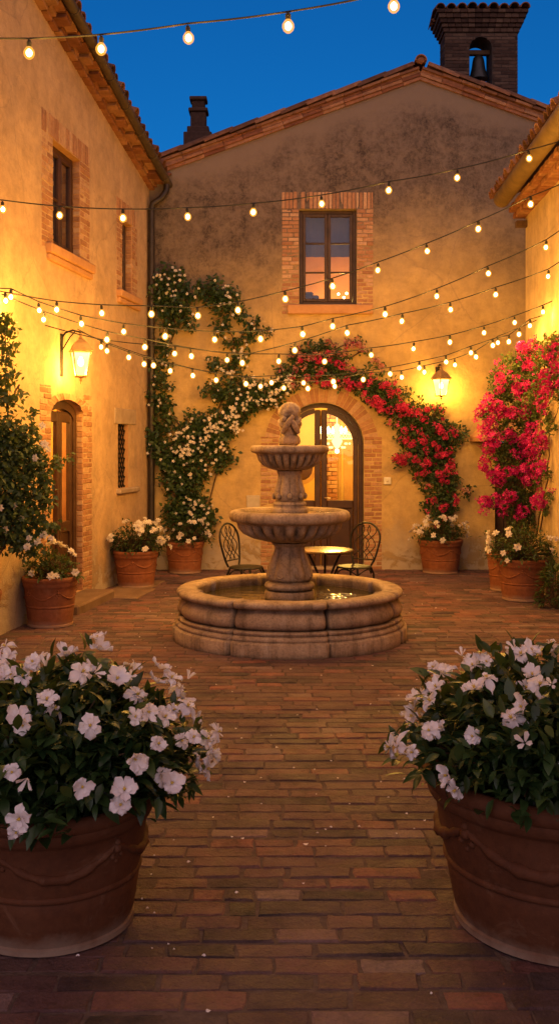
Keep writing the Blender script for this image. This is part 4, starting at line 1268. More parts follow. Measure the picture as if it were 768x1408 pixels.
# chandelier in the room behind the arched door
cq = at(463, 603, 16.3)
ch = thing('chandelier', 'lit crystal chandelier seen through the arched door', 'chandelier', (cq.x, 16.3, cq.z))
m = MB()
m.tube([(0, 0, .05), (0, 0, 1.35)], .012, 6); m.lathe([(.02, -.16), (.05, -.12), (.09, -.04), (.05, .02), (.03, .12), (.05, .2), (.02, .24)], 12)
for rr, zz in ((.27, 0), (.27, .07)): m.tube([(rr * math.cos(2 * PI * k / 32), rr * math.sin(2 * PI * k / 32), zz) for k in range(33)], .011, 6)
for k in range(32):
    a = 2 * PI * k / 32; m.tube([(.27 * math.cos(a), .27 * math.sin(a), 0), (.27 * math.cos(a + .2), .27 * math.sin(a + .2), .07)], .006, 4)
for k in range(8):
    a = 2 * PI * k / 8; m.tube([(.03 * math.cos(a), .03 * math.sin(a), .18), (.15 * math.cos(a), .15 * math.sin(a), .12), (.27 * math.cos(a), .27 * math.sin(a), .07)], .007, 5)
    m.ball((.2 * math.cos(a), .2 * math.sin(a), -.08), .02, 6, 4); m.ball((.12 * math.cos(a), .12 * math.sin(a), -.14), .02, 6, 4)
m.obj('chandelier_frame', MT['crystal'], ch)
for k in range(8):
    a = 2 * PI * k / 8 + .2
    m = MB(); x, y = .27 * math.cos(a), .27 * math.sin(a)
    m.lathe([(0, .08), (.018, .082), (.03, .12), (.022, .16), (0, .2)], 8, (x, y, 0)); m.obj('candle_bulb', MT['candle'], ch, smooth=60)
m = MB(); m.ball((0, 0, -.2), .035, 8, 6); m.obj('candle_bulb', MT['candle'], ch)

# ------------------------------------------------------------------ terracotta pots
def pot(loc, Rr, Rb, H, label, rz=0, swags=5, group='terracotta pots', clay='terracotta', relief=1.0):
    root = thing('terracotta_pot', label, 'plant pot', loc, rz, group)
    q = lambda f: Rb + (Rr * .93 - Rb) * f
    t = Rr * .075
    prof = [(0, 0), (Rb * .97, 0), (Rb * 1.03, .006), (Rb * 1.03, H * .05), (Rb, H * .06)]
    for f in (.1, .2, .3, .37): prof.append((q(f) + .012 * Rr * math.sin(f * PI), H * f))
    prof += [(q(.385), H * .385), (q(.395) + .02 * Rr, H * .392), (q(.40) + .03 * Rr, H * .41), (q(.42) + .02 * Rr, H * .43), (q(.43) + .008 * Rr, H * .435)]
    for f in (.5, .6, .7, .78): prof.append((q(f) + .018 * Rr * math.sin(f * PI), H * f))
    prof += [(q(.80) + .01, H * .80), (q(.82) + .045 * Rr, H * .812), (Rr * .955, H * .83), (Rr * .97, H * .87), (Rr * .965, H * .89), (Rr * .99, H * .91), (Rr * 1.0, H * .945), (Rr * .99, H * .98), (Rr * .95, H), (Rr * .89, H * .99), (Rr * .86, H * .96), (Rr * .85, H * .88)]
    m = MB(); m.lathe(prof, 72, mod=lambda a, r, z: (r * (1 + .006 * noise.noise(Vector((math.cos(a) * 2, math.sin(a) * 2, z * 5 + loc[0])))), z))
    m.obj('pot_body', MT[clay], root, smooth=50)
    m = MB()
    for k in range(swags):
        a0 = 2 * PI * k / swags; a1 = 2 * PI * (k + 1) / swags
        pts, rs = [], []
        for i in range(17):
            t_ = i / 16; a = a0 + (a1 - a0) * t_
            f = .73 - .16 * math.sin(PI * t_)
            rr = q(f) + .018 * Rr * math.sin(f * PI) - .001
            pts.append((rr * math.cos(a), rr * math.sin(a), H * f)); rs.append(relief * Rr * (.014 + .024 * math.sin(PI * t_) + .008 * math.sin(i * 2.3)))
        m.tube(pts, rs, 7)
        f = .70; rr = q(f) + .014 * Rr
        for (da, df, sr) in ((0, 0, .042), (0, .05, .03), (.06, -.05, .028), (-.06, -.05, .028), (0, -.09, .024)):
            fz = f + df; rr = q(fz) + .016 * Rr
            m.ball((rr * math.cos(a0 + da), rr * math.sin(a0 + da), H * fz), Rr * sr, 8, 5)
    m.obj('garland_relief', MT[clay], root, smooth=60)
    m = MB(); m.lathe([(0, H * .90), (Rr * .4, H * .91), (Rr * .855, H * .89)], 40, mod=lambda a, r, z: (r, z + .012 * noise.noise(Vector((math.cos(a) * r * 9, math.sin(a) * r * 9, 1))))); m.obj('soil', MT['soil'], root, smooth=80)
    return root

# ------------------------------------------------------------------ flowers
def petal(mb, ang, L, W, lift, curl, t, nl_=4, nw=4, ruf=.0, mi=0, base=.004, zoff=0):
    vs = []
    ca, sa = math.cos(ang), math.sin(ang)
    ph = U(0, 6)
    for i in range(nl_ + 1):
        s_ = i / nl_
        wd = W * .5 * max(.2, (.22 + .9 * s_ ** .75) * max(0, 1 - s_ ** 5) ** .5)
        for j in range(nw + 1):
            q = j / nw * 2 - 1
            ll = base + L * s_ * (1 - .10 * q * q * (s_ > .8))
            z = lift * L * s_ - curl * L * s_ * s_ + .10 * W * q * q * (1 - s_ * .5) + ruf * math.sin(q * 4 + ph) * s_ * s_
            x, y = ll, q * wd
            vs.append((x * ca - y * sa, x * sa + y * ca, z + zoff))
    n = nw + 1
    mb.add(vs, [(i * n + j, i * n + j + 1, (i + 1) * n + j + 1, (i + 1) * n + j) for i in range(nl_) for j in range(nw)], t, mi)

def big_flower():
    m = MB(); off = U(0, 6); lf_, cu_ = U(.1, .9), U(.2, .8)
    for k in range(5):
        petal(m, off + 2 * PI * k / 5 + U(-.16, .16), .047 * U(.8, 1.1), .052 * U(.85, 1.15), lf_ + U(-.2, .25), cu_ + U(-.3, .3), U(.15, 1), 6, 5, .010)
    for k in range(3):
        petal(m, off + 2 * PI * k / 3 + U(-.4, .4), .026 * U(.8, 1.1), .030, U(.7, 1.0), .2, U(.4, 1), 3, 3, .003, zoff=.004)
    m.ball((0, 0, .010), .006, 6, 4, .5, 1, (1, 1, 1.2))
    for k in range(5):
        a = 2 * PI * k / 5 + U(-.3, .3); m.tube([(0, 0, .006), (.007 * math.cos(a), .007 * math.sin(a), .020)], .0014, 3, .5, 1)
    return m.mesh('flower', [MT['petal_white'], MT['stamen']], 180, fix=False)
def rose(mat='petal_rose'):
    m = MB()
    for lay, (nn, L, lift) in enumerate(((6, .040, .25), (5, .032, .7), (4, .02, 1.3))):
        off = U(0, 6)
        for k in range(nn): petal(m, off + 2 * PI * k / nn + U(-.15, .15), L * U(.9, 1.1), L * 1.05, lift + U(-.1, .1), .25, U(.2, 1), 2, 2, .003, zoff=.004 * lay)
    return m.mesh('rose_bloom', MT[mat], 180, fix=False)
def bract_cluster(mat):
    m = MB()
    for k in range(24):
        a, b = U(0, 2 * PI), math.acos(U(-.35, 1))
        r = .062 * U(.5, 1) ** .5
        nrm = Vector((math.sin(b) * math.cos(a), math.sin(b) * math.sin(a), math.cos(b)))
        Q = nrm.to_track_quat('Z', 'Y').to_matrix().to_4x4(); Q.translation = nrm * r * .9
        s = MB(); off = U(0, 6); t = U(0, 1)
        for p in range(4): petal(s, off + PI / 2 * p, .022 * U(.8, 1.2), .024, U(.5, 1.1), .3, min(1, max(0, t + U(-.2, .2))), 2, 2, .003)
        for i_, f in enumerate(s.f): pass
        o = len(m.v)
        m.v += [tuple(Q @ Vector(p)) for p in s.v]; m.f += [tuple(i + o for i in f) for f in s.f]; m.t += s.t; m.m += s.m
    return m.mesh('bract_cluster', MT[mat], 180, fix=False)
def rv3():
    while True:
        v = Vector((U(-1, 1), U(-1, 1), U(-1, 1)))
        if .05 < v.length < 1: return v.normalized()
def bud():
    m = MB()
    for k in range(4): petal(m, PI / 2 * k + U(-.2, .2), .03, .022, 2.6, 1.2, U(.2, .8), 4, 3, .003)
    return m.mesh('flower', [MT['petal_white'], MT['stamen']], 180, fix=False)
BIG = [big_flower() for _ in range(9)] + [bud()]
ROSE = [rose() for _ in range(5)]
RED = [bract_cluster('petal_red') for _ in range(4)]
MAG = [bract_cluster('petal_magenta') for _ in range(4)]
DULL = [bract_cluster('petal_dull') for _ in range(2)]
def bloom(parent, me, p, nrm, s=1.0, name=None):
    o = link(name or me.name.split('.')[0], me, parent)
    o.location = p; o.rotation_mode = 'QUATERNION'
    o.rotation_quaternion = Vector(nrm).to_track_quat('Z', 'Y') @ Quaternion((0, 0, 1), U(0, 6.28))
    o.scale = (s, s, s)
    return o
def rv3():
    while True:
        v = Vector((U(-1, 1), U(-1, 1), U(-1, 1)))
        if .05 < v.length < 1: return v.normalized()

def wallclamp(p, m=.03):
    """keep foliage on the courtyard side of the walls"""
    if p.x < lX(p.y) + m: p.x = lX(p.y) + m + U(0, .03)
    if p.y < YR + .02 and p.x > rX(p.y) - m: p.x = rX(p.y) - m - U(0, .03)
    if p.y > YB - .02: p.y = YB - .02 - U(0, .03)
    return p

def pot_shrub(center, rx, rz, label, nleaf, leafL, mat, flowers, nfl, fsize, drop=.25, name='flowering_shrub', stretch=1.0, fl_bias=None, cat='shrub', group='flowering shrubs in pots', nseg=3, zmin=None, ry=None, fout=1.06):
    """dome of leaves on forked stems; center is the middle of the pot mouth"""
    ry = ry or rx
    root = thing(name, label, cat, center, 0, group)
    m = MB(); lf = MB()
    nb = max(14, nleaf // 12)
    ends = []
    for k in range(nb):
        while True:
            v = rv3()
            if v.z > -drop: break
        rr = U(.55, 1.0) if k % 3 else U(.25, .7)
        lump = 1 + .22 * noise.noise(v * 2.3 + Vector(center))
        e = Vector((v.x * rx * rr * lump, v.y * ry * rr * lump, max(v.z, -.12) * rz * rr * lump + rz * .12))
        base = Vector((U(-.3, .3) * rx * .5, U(-.3, .3) * ry * .5, -.05))
        mid = base.lerp(e, .55) + Vector((0, 0, .12 * rz))
        m.tube([base, mid, e], [.006, .004, .0025], 4, caps=False)
        ends.append((e, (e - mid).normalized(), rr))
    for (e, d, rr) in ends:
        for j in range(12):
            dd = (d * .8 + rv3() * .95 + Vector((0, 0, .15))).normalized()
            p = e + rv3() * rx * U(.03, .2)
            w = Vector(center) + p
            wc = wallclamp(w.copy()); p = wc - Vector(center)
            if zmin is not None and (p.x ** 2 + p.y ** 2) > (rx * .55) ** 2 and p.z < zmin: p.z = zmin + U(0, .05)
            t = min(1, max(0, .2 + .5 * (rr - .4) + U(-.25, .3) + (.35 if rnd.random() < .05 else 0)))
            L = leafL * U(.6, 1.2)
            lf.leaf(p, dd, Vector((0, 0, 1)) + rv3() * .5, L, L * U(.38, .52), U(.05, .5), U(.1, .45), t, nseg)
    m.obj('stems', MT['stem'], root, fix=False)
    lf.obj('foliage', MT[mat], root, smooth=180, fix=False)
    k = 0; tries = 0; taken = []
    while k < nfl and tries < 4000:
        tries += 1
        v = rv3()
        if v.z < (.02 if fout > 1.1 else -.12) or v.y > .45: continue
        if fout > 1.1 and any((v - q).length < .22 for q in taken) and tries < 2500: continue
        if fl_bias and fl_bias(v) < rnd.random(): continue
        lump = 1 + .22 * noise.noise(v * 2.3 + Vector(center))
        taken.append(v)
        p = Vector((v.x * rx * lump * fout, v.y * ry * lump * fout, v.z * rz * lump * fout + rz * .14))
        w = wallclamp(Vector(center) + p, .05) - Vector(center)
        nn = (v + Vector((U(-.35, .35), -.25 + U(-.45, .45), .25 + U(-.45, .45)))).normalized()
        bloom(root, rnd.choice(flowers), w, nn, fsize * U(.75, 1.15))
        k += 1
        for extra in range(rnd.choice((0, 1, 1, 2, 2)) if fout > 1.1 else rnd.choice((0, 0, 1, 1, 2))):
            if k >= nfl: break
            q = w + rv3() * .05 * fsize * 1.25
            bloom(root, rnd.choice(flowers), q, (nn + rv3() * .5).normalized(), fsize * U(.65, 1.05)); k += 1
    return root

# the two big pots in the foreground
pl_ = at(72, 1095, 3.76); pot((pl_.x, 3.76, 0), .385, .29, .49, 'large terracotta pot with garland relief, foreground left, holding white flowers', .6, group='large foreground pots', clay='terracotta_dark', relief=1.3)
pr_ = at(772, 1060, 3.78); pot((pr_.x, 3.78, 0), .515, .385, .56, 'large terracotta pot with garland relief, foreground right, cut by the frame', 1.15, group='large foreground pots', clay='terracotta_dark', relief=1.3)
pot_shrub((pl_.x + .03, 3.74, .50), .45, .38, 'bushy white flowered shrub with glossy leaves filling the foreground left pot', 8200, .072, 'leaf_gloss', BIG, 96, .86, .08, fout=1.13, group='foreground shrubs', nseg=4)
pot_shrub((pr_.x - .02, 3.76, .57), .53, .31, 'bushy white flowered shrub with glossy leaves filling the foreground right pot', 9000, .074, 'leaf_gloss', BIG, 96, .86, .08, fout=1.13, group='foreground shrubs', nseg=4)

# pots round the courtyard
def place(px, Y): return ((px - CX) / F * Y, Y)
x, y = place(69, 9.9); pot((x, y, 0), .272, .21, .48, 'terracotta pot beside the step of the left door', .2)
pot_shrub((x, y, .47), .30, .26, 'loose rose bush with a few pale blooms in the pot by the left door', 1000, .05, 'leaf_rose', ROSE, 14, .95, .2, fl_bias=lambda v: .25 + .75 * (v.x > .2), name='rose_bush', group='rose bushes in pots', nseg=2)
x, y = place(187, 12.62); pot((x, y, 0), .285, .215, .45, 'terracotta pot in the left corner by the small barred window', .9)
pot_shrub((x, y, .44), .37, .33, 'dense white rose bush in the pot by the small barred window', 1700, .05, 'leaf_rose', ROSE, 44, .95, .15, fl_bias=lambda v: .15 + .85 * (v.x > -.1), name='rose_bush', group='rose bushes in pots', nseg=2)
x, y = place(254, 14.0); pot((x, y, 0), .27, .215, .43, 'terracotta pot under the white climbing rose', .4)
pot_shrub((x + .05, y - .02, .42), .33, .3, 'white rose bush at the foot of the white climber', 1100, .05, 'leaf_rose', ROSE, 24, .9, .15, name='rose_bush', group='rose bushes in pots', nseg=2)
x, y = place(605, 13.98); pot((x, y, 0), .31, .235, .46, 'terracotta pot under the red climber right of the arched door', .1)
pot_shrub((x, y - .02, .45), .38, .25, 'low white rose bush in the pot under the red climber', 1100, .05, 'leaf_rose', ROSE, 40, .95, .15, name='rose_bush', group='rose bushes in pots', nseg=2)
x, y = place(718, 11.55); pot((x, y, 0), .295, .225, .47, 'terracotta pot at the right wall below the bougainvillea', .7)
pot_shrub((x - .03, y - .02, .46), .44, .38, 'wide green rose bush with few white blooms below the bougainvillea', 1900, .05, 'leaf_rose', ROSE, 18, 1.0, .2, fl_bias=lambda v: .25 + .75 * (v.x < -.3), name='rose_bush', group='rose bushes in pots', nseg=2)
x, y = place(697, 12.3); pot((x, y, 0), .25, .2, .45, 'terracotta pot half hidden behind the right wall pot', .3)
x, y = place(-36, 8.75); pot((x, y, 0), .235, .18, .5, 'terracotta pot at the left edge under the tall leafy shrub', .3)

# low leafy plant at the right edge
def low_plant():
    x, y = place(764, 10.9)
    root = thing('leafy_plant', 'low leafy green plant on the ground at the right edge', 'plant', (x, y, 0))
    m = MB(); s_ = MB()
    for k in range(70):
        v = rv3(); v.z = abs(v.z)
        e = Vector((v.x * .16, v.y * .2, .06 + v.z * .38))
        s_.tube([Vector((v.x * .03, v.y * .03, 0)), e * .6 + Vector((0, 0, .05)), e], .003, 4, caps=False)
        for j in range(6):
            p = wallclamp(Vector((x, y, 0)) + e + rv3() * .05) - Vector((x, y, 0))
            m.leaf(p, (v + rv3() * .8).normalized(), Vector((0, 0, 1)) + rv3() * .4, U(.05, .09), U(.025, .04), .3, .3, U(0, .8), 2)
    s_.obj('stems', MT['stem'], root, fix=False); m.obj('foliage', MT['leaf_rose'], root, smooth=180, fix=False)
low_plant()

# ------------------------------------------------------------------ climbers, trained along strands measured on the wall
def climber(name, label, cat, base, blobs, strands, depth, leafL, mat, dens, stem_r=.012, thick=.16, group=None):
    """blobs: (px, py, radius px) of foliage; depth(px) gives the distance of the plant"""
    root = thing(name, label, cat, base, 0, group)
    B = Vector(base)
    lf = MB(); st = MB()
    for S in strands:
        pts = []
        for (px, py) in S:
            p = at(px, py, depth(px)); p.y += U(0, .03); pts.append(wallclamp(p, .02) - B)
        fin = []
        for i in range(len(pts) - 1):
            for k in range(4): fin.append(pts[i].lerp(pts[i + 1], k / 4) + rv3() * .012)
        fin.append(pts[-1])
        st.tube(fin, [stem_r * (1 - .65 * i / len(fin)) for i in range(len(fin))], 5, caps=False)
    for (px, py, r) in blobs:
        n = int(dens * r * r * .62) + 16
        Y = depth(px); rm = r / F * Y
        c = at(px, py, Y)
        ns = max(3, n // 7)
        for k in range(ns):
            a, q = U(0, 2 * PI), math.sqrt(U(0, 1)) * 1.12
            p0 = c + Vector((math.cos(a) * q * rm, -U(0, thick) * (1.1 - .6 * q), math.sin(a) * q * rm))
            d0 = (rv3() + Vector((math.cos(a) * q * .7, -.5, math.sin(a) * q * .4))).normalized()
            st.tube([wallclamp(c.lerp(p0, .2), .01) - B, wallclamp(p0.copy(), .01) - B], .0022, 3, caps=False)
            shade = U(-.2, .2)
            for j in range(7):
                p = wallclamp(p0 + d0 * leafL * U(-.8, .8) + rv3() * leafL * .7) - B
                d = (d0 * .5 + rv3() + Vector((0, -.2, -.15))).normalized()
                L = leafL * U(.55, 1.15)
                lf.leaf(p, d, Vector((0, -.6, .6)) + rv3() * .6, L, L * U(.5, .7), U(0, .4), U(.05, .4), min(1, max(0, .45 + shade + U(-.25, .3))), 2)
    st.obj('stems', MT['stem'], root, fix=False)
    lf.obj('foliage', MT[mat], root, smooth=180, fix=False)
    return root
def climb_bloom(root, me, px, py, depth, s, out=.17):
    p = wallclamp(at(px, py, depth(px) - out * U(.7, 1.15)), .05)
    nn = Vector((U(-.6, .6), -1, U(-.3, .8))).normalized()
    bloom(root, me, p - root.location, nn, s)

WD = lambda px: YB - .06
white_blobs = [(235, 388, 20), (222, 402, 15), (245, 415, 18), (240, 438, 16), (258, 446, 9), (262, 408, 8), (228, 420, 12), (290, 402, 17), (302, 424, 13), (312, 402, 10), (318, 412, 8), (330, 432, 9), (346, 450, 10), (308, 450, 10),
    (342, 464, 7), (318, 474, 8), (366, 457, 5), (222, 470, 8), (228, 487, 10), (220, 505, 10), (225, 525, 12), (215, 545, 10), (222, 562, 12), (228, 580, 12), (215, 600, 13), (222, 620, 15), (235, 640, 17), (296, 500, 8), (318, 508, 11),
    (332, 492, 8), (310, 540, 13), (288, 536, 9), (335, 532, 15), (355, 536, 13), (350, 552, 15), (376, 546, 13), (386, 530, 9), (330, 562, 16), (310, 577, 17), (290, 587, 16), (268, 580, 12), (300, 602, 15), (275, 602, 17), (255, 590, 12),
    (255, 612, 16), (280, 622, 15), (310, 626, 12), (245, 632, 15), (268, 642, 17), (240, 660, 17), (260, 672, 17), (250, 690, 19), (280, 700, 14), (268, 712, 20), (284, 716, 14), (238, 712, 14), (395, 515, 8), (205, 610, 8), (300, 640, 8)]
white_str = [[(258, 745), (262, 700), (248, 650), (262, 605), (300, 570), (345, 540), (385, 522)], [(250, 742), (238, 660), (218, 600), (212, 545), (224, 480), (228, 430), (236, 385)], [(290, 585), (318, 520), (322, 470), (305, 430), (292, 400)],
             [(228, 480), (250, 440), (262, 405)], [(322, 500), (332, 460), (350, 450), (368, 456)], [(262, 600), (225, 560)], [(285, 700), (300, 640), (310, 600)]]
wc = climber('climbing_rose', 'white climbing rose trained up the gable wall left of the arched door', 'climber', (bx_(258), YB - .1, .4), white_blobs, white_str, WD, .075, 'leaf_rose', 1.5, thick=.22)
n = 0
flist = [(220, 378), (226, 377), (222, 384), (232, 383), (241, 372), (247, 371), (233, 397), (247, 385), (313, 402), (316, 409)]
while len(flist) < 98:
    b = rnd.choice(white_blobs[28:55] + white_blobs[33:46] + white_blobs[35:40])
    x, y = b[0] + U(-1, 1) * b[2], b[1] + U(-1, 1) * b[2]
    flist.append((x, y))
    if rnd.random() < .6: flist.append((x + U(-6, 6), y + U(-5, 5)))
for (x, y) in flist[:99]: climb_bloom(wc, rnd.choice(ROSE), x, y, WD, U(.42, .75), .25)
sm = MB()
for (x, y) in flist * 2 + [(b[0] + U(-1, 1) * b[2], b[1] + U(-1, 1) * b[2]) for b in white_blobs * 2]:
    p = wallclamp(at(x + U(-9, 9), y + U(-9, 9), YB - .06 - .25 * U(.6, 1.15)), .05) - wc.location
    nn = Vector((U(-.6, .6), -1, U(-.3, .8))).normalized(); Q = nn.to_track_quat('Z', 'Y').to_matrix()
    f = MB(); k_ = U(.4, .65)
    for lay, (cnt, L, lift) in enumerate(((5, .036, .25), (4, .026, .8), (3, .016, 1.4))):
        off = U(0, 6)
        for q_ in range(cnt): petal(f, off + 2 * PI * q_ / cnt + U(-.15, .15), L * k_, L * k_ * 1.05, lift, .25, U(.3, 1), 2, 2, .003, zoff=.004 * lay)
    o_ = len(sm.v)
    sm.v += [tuple(p + Q @ Vector(q_)) for q_ in f.v]; sm.f += [tuple(i + o_ for i in g_) for g_ in f.f]; sm.t += f.t; sm.m += f.m
o = sm.obj('small_blooms', MT['petal_rose'], wc, smooth=180, fix=False); o['kind'] = 'stuff'

red_blobs = [(610, 712, 13), (600, 694, 17), (620, 690, 10), (598, 670, 20), (615, 660, 14), (600, 640, 20), (580, 650, 12), (600, 620, 22), (575, 628, 14), (548, 630, 8), (585, 602, 20), (610, 602, 18), (628, 594, 9), (560, 602, 14), (590, 578, 20),
    (565, 577, 18), (545, 570, 16), (550, 552, 16), (575, 562, 12), (530, 556, 14), (520, 541, 15), (535, 537, 12), (505, 536, 14), (505, 522, 13), (485, 525, 14), (470, 516, 16), (450, 512, 18), (430, 507, 18), (410, 521, 14), (440, 492, 18),
    (415, 497, 16), (395, 511, 12), (425, 482, 12), (450, 482, 12), (470, 492, 10), (405, 486, 8), (480, 472, 5), (494, 470, 4), (500, 482, 4), (515, 498, 4), (524, 505, 3), (640, 675, 6), (636, 600, 6)]
red_str = [[(608, 745), (602, 700), (598, 640), (590, 590), (550, 558), (510, 528), (470, 510), (430, 500), (395, 510)], [(614, 745), (612, 690), (600, 620), (625, 595)], [(440, 495), (470, 475), (498, 469)], [(465, 500), (500, 482), (526, 505)], [(590, 640), (548, 630)]]
rc = climber('climbing_bougainvillea', 'red flowered climber arching over the arched door from the pot on its right', 'climber', (bx_(608), YB - .1, .4), red_blobs, red_str, WD, .062, 'leaf_rose', 1.35)
cl = []
while len(cl) < 86:
    b = rnd.choice(red_blobs[:29]); cl.append((b[0] + U(-1, 1) * b[2], b[1] + U(-1, 1) * b[2]))
for (x, y) in cl: climb_bloom(rc, rnd.choice(RED), x, y, WD, U(.45, .95), .23)
for k in range(14):
    b = rnd.choice(red_blobs[25:38]); climb_bloom(rc, rnd.choice(DULL if k % 3 else RED), b[0] + U(-1, 1) * b[2], b[1] + U(-1, 1) * b[2], WD, U(.5, .8), .18)

def small_bracts(root, pts, depth, mat, out):
    m = MB()
    for (x, y) in pts:
        p = wallclamp(at(x, y, depth(x) - out * U(.5, 1.1)), .05) - root.location
        t = U(.2, 1)
        for k in range(rnd.choice((3, 4, 5, 6))):
            c = p + rv3() * .035; Q = (Vector((0, -.8, .3)) + rv3()).normalized().to_track_quat('Z', 'Y').to_matrix()
            f = MB(); off = U(0, 6)
            for q_ in range(3): petal(f, off + 2.09 * q_, .024 * U(.8, 1.2), .025, U(.4, 1), .3, min(1, max(0, t + U(-.2, .2))), 2, 2, .003)
            o_ = len(m.v)
            m.v += [tuple(c + Q @ Vector(q_)) for q_ in f.v]; m.f += [tuple(i + o_ for i in g_) for g_ in f.f]; m.t += f.t; m.m += f.m
    o = m.obj('small_bracts', MT[mat], root, smooth=180, fix=False); o['kind'] = 'stuff'
small_bracts(rc, [(b[0] + U(-1, 1) * b[2], b[1] + U(-1, 1) * b[2]) for b in red_blobs[:29] for _ in range(3)], WD, 'petal_red', .24)
small_bracts(rc, [(b[0] + U(-1, 1) * b[2], b[1] + U(-1, 1) * b[2]) for b in red_blobs[24:42] for _ in range(4)], WD, 'petal_dull', .24)
def BD(px):
    a = (px - CX) / F
    return min(12.55, (XR - KR * YR) / (a - KR) - .22)
bg_blobs = [(760, 474, 14), (742, 482, 12), (722, 492, 14), (702, 502, 15), (730, 507, 18), (755, 500, 18), (690, 522, 16), (715, 527, 18), (745, 532, 18), (766, 522, 14), (682, 546, 15), (706, 552, 18), (735, 556, 18), (672, 570, 11), (695, 580, 18), (725, 582, 18), (750, 572, 10),
    (692, 606, 18), (720, 612, 18), (742, 612, 8), (682, 622, 11), (700, 636, 18), (728, 642, 14), (690, 656, 16), (715, 666, 18), (736, 662, 8), (702, 690, 18), (725, 696, 16), (678, 690, 9), (715, 712, 16), (750, 650, 6), (752, 680, 6), (748, 700, 7), (757, 590, 6), (768, 545, 10)]
bg_str = [[(722, 745), (735, 680), (745, 600), (740, 540), (752, 490), (772, 470)], [(716, 745), (712, 690), (702, 620), (690, 550), (715, 500)], [(742, 730), (752, 660), (756, 590), (768, 560)], [(738, 735), (747, 690), (742, 640), (748, 600)], [(735, 560), (755, 552), (768, 548)]]
bc = climber('bougainvillea', 'magenta bougainvillea spilling from the corner of the right house', 'climber', (place(722, 12.0)[0], 12.0, .3), bg_blobs, bg_str, BD, .05, 'leaf_boug', 1.8, thick=.3)
cl = []
hot = [(690, 505), (720, 495), (700, 525), (735, 520), (730, 500), (715, 530), (685, 520), (672, 555), (690, 560), (665, 570), (672, 585), (718, 545), (745, 535), (757, 535), (740, 525), (700, 572), (726, 565), (730, 590), (725, 610), (735, 602), (742, 608), (668, 620), (680, 610), (672, 600), (700, 600), (735, 622), (716, 622), (725, 658), (735, 652), (718, 650), (690, 655), (680, 660), (700, 650), (675, 690), (690, 700), (662, 695), (716, 706), (745, 680), (700, 685), (735, 470), (720, 480), (757, 480), (764, 500), (752, 515), (766, 530), (748, 560), (742, 640), (740, 690), (660, 590), (662, 640), (684, 540)]
for (x, y) in hot:
    for k in range(2): cl.append((x + U(-7, 7), y + U(-6, 6)))
for (x, y) in cl[-94:]: climb_bloom(bc, rnd.choice(MAG), x, y, BD, U(.75, 1.35), .34)

small_bracts(bc, [(x + U(-13, 13), y + U(-12, 12)) for (x, y) in hot for _ in range(4)], BD, 'petal_magenta', .34)
LD = lambda px: 8.95 + .006 * px
ls_blobs = [(5, 442, 9), (16, 450, 7), (6, 470, 7), (20, 478, 4), (8, 492, 7), (12, 518, 9), (3, 545, 10), (20, 556, 7), (30, 540, 3), (45, 570, 4), (40, 586, 6), (15, 590, 16), (35, 606, 14), (10, 620, 19), (45, 627, 16), (60, 642, 8), (25, 646, 20), (50, 657, 16), (70, 680, 6), (10, 670, 20), (35, 687, 18),
    (60, 692, 10), (15, 712, 18), (45, 717, 16), (80, 634, 4), (92, 632, 3), (70, 722, 8), (18, 740, 16), (40, 746, 14), (2, 700, 16), (0, 650, 16), (0, 600, 12), (-10, 730, 16)]
ls_str = [[(-18, 790), (0, 720), (12, 640), (12, 560), (8, 490), (6, 440)], [(-16, 790), (20, 720), (45, 640), (42, 575)], [(12, 640), (60, 640), (94, 631)], [(10, 560), (25, 530), (30, 545)], [(8, 480), (22, 470)]]
x, y = place(-36, 8.75)
ls = climber('tall_rose_shrub', 'tall dark leafy shrub with few pale blooms climbing at the left edge', 'shrub', (x, y, .44), ls_blobs, ls_str, LD, .062, 'leaf_rose', 1.5, thick=.2)
for (px, py) in ((58, 585), (61, 611), (66, 618), (20, 695), (0, 698), (40, 740), (8, 728), (52, 745), (60, 735), (38, 752), (70, 740), (30, 712), (48, 630)):
    climb_bloom(ls, rnd.choice(ROSE), px, py, LD, U(.7, 1.05), .2)

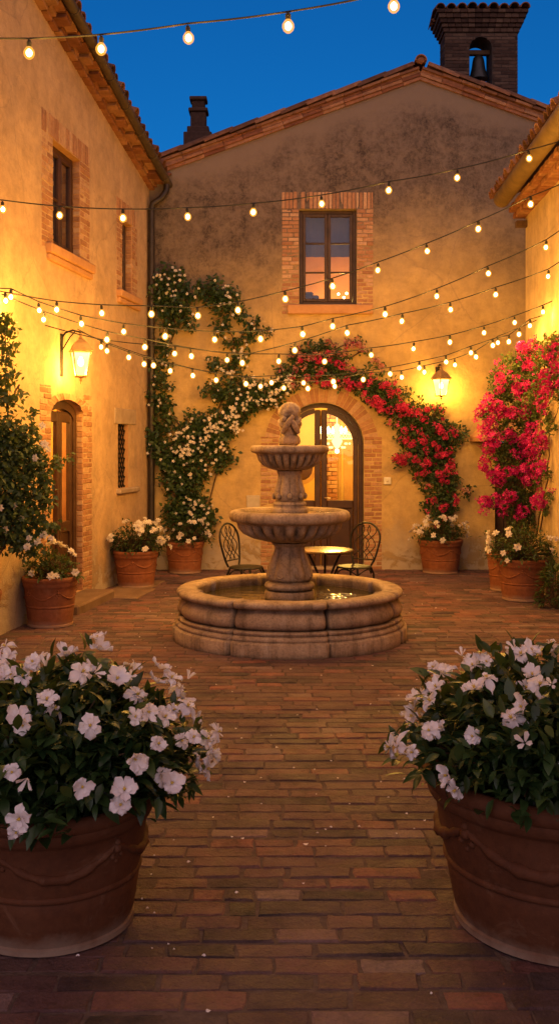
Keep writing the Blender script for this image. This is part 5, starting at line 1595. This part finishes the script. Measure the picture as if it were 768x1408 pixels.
# fallen petals on the bricks
m = MB()
for k in range(150):
    y = U(2.9, 8.0) if rnd.random() < .75 else U(8, 13)
    x = U(-.75, .75) * (y / 3.6) * .8 + U(-.2, .2) if rnd.random() < .6 else rnd.choice((-1, 1)) * abs(rnd.gauss(.5, .25)) * (y / 3.6)
    if (x - FX) ** 2 + (y - FY) ** 2 < 1.3: continue
    r = U(.004, .009) if rnd.random() < .85 else U(.009, .014); a0 = U(0, 6); z = U(.006, .011)
    n = 7
    m.add([(x + r * math.cos(a0 + 2 * PI * i / n) * (1 if i % 2 else .8), y + r * .8 * math.sin(a0 + 2 * PI * i / n), z + (.004 if i % 3 == 0 else 0)) for i in range(n)], [tuple(range(n))], U(.2, 1))
o = m.obj('fallen_petals', MT['petal_white'], fix=False); structure(o, 'scattered white petals on the brick paving', 'stuff')

# ------------------------------------------------------------------ sky, sun, camera
wd = bpy.data.worlds.new('World'); sc.world = wd; wd.use_nodes = True
nt = wd.node_tree; nt.nodes.clear()
out = nt.nodes.new('ShaderNodeOutputWorld'); bg = nt.nodes.new('ShaderNodeBackground')
sky = nt.nodes.new('ShaderNodeTexSky'); sky.sky_type = 'NISHITA'; sky.sun_disc = False
SUN_EL, SUN_ROT = R(4.0), R(180)
sky.sun_elevation = SUN_EL; sky.sun_rotation = SUN_ROT; sky.altitude = 300; sky.ozone_density = 6.0; sky.air_density = 1.0; sky.dust_density = .3
hs = nt.nodes.new('ShaderNodeHueSaturation'); hs.inputs['Saturation'].default_value = 1.02
nt.links.new(sky.outputs[0], hs.inputs['Color']); nt.links.new(hs.outputs[0], bg.inputs[0]); nt.links.new(bg.outputs[0], out.inputs[0])
bg.inputs[1].default_value = .2
sl = bpy.data.lights.new('dusk_sun', 'SUN'); sl.energy = 1.85; sl.angle = R(110); sl.color = (1, .58, .42)
so = bpy.data.objects.new('dusk_sun', sl); COL.objects.link(so); so.rotation_euler = (R(52), 0, R(-8))

cam = bpy.data.cameras.new('camera'); co = bpy.data.objects.new('camera', cam); COL.objects.link(co)
co.location = (0, 0, CH); co.rotation_euler = (R(90), 0, 0)
cam.sensor_fit = 'HORIZONTAL'; cam.sensor_width = 36; cam.lens = 36 * F / 768
cam.shift_y = -(1408 / 2 - CY) / 768
cam.clip_start = .05; cam.clip_end = 500
sc.camera = co
sc.view_settings.view_transform = 'Standard'; sc.view_settings.look = 'None'; sc.view_settings.exposure = 0
cy = sc.cycles
cy.use_denoising = True
try: cy.denoiser = 'OPENIMAGEDENOISE'
except Exception: pass
cy.use_light_tree = True
cy.max_bounces = 6; cy.diffuse_bounces = 3; cy.glossy_bounces = 3; cy.transmission_bounces = 4; cy.transparent_max_bounces = 8
cy.sample_clamp_indirect = 4.0
cy.caustics_reflective = False; cy.caustics_refractive = False
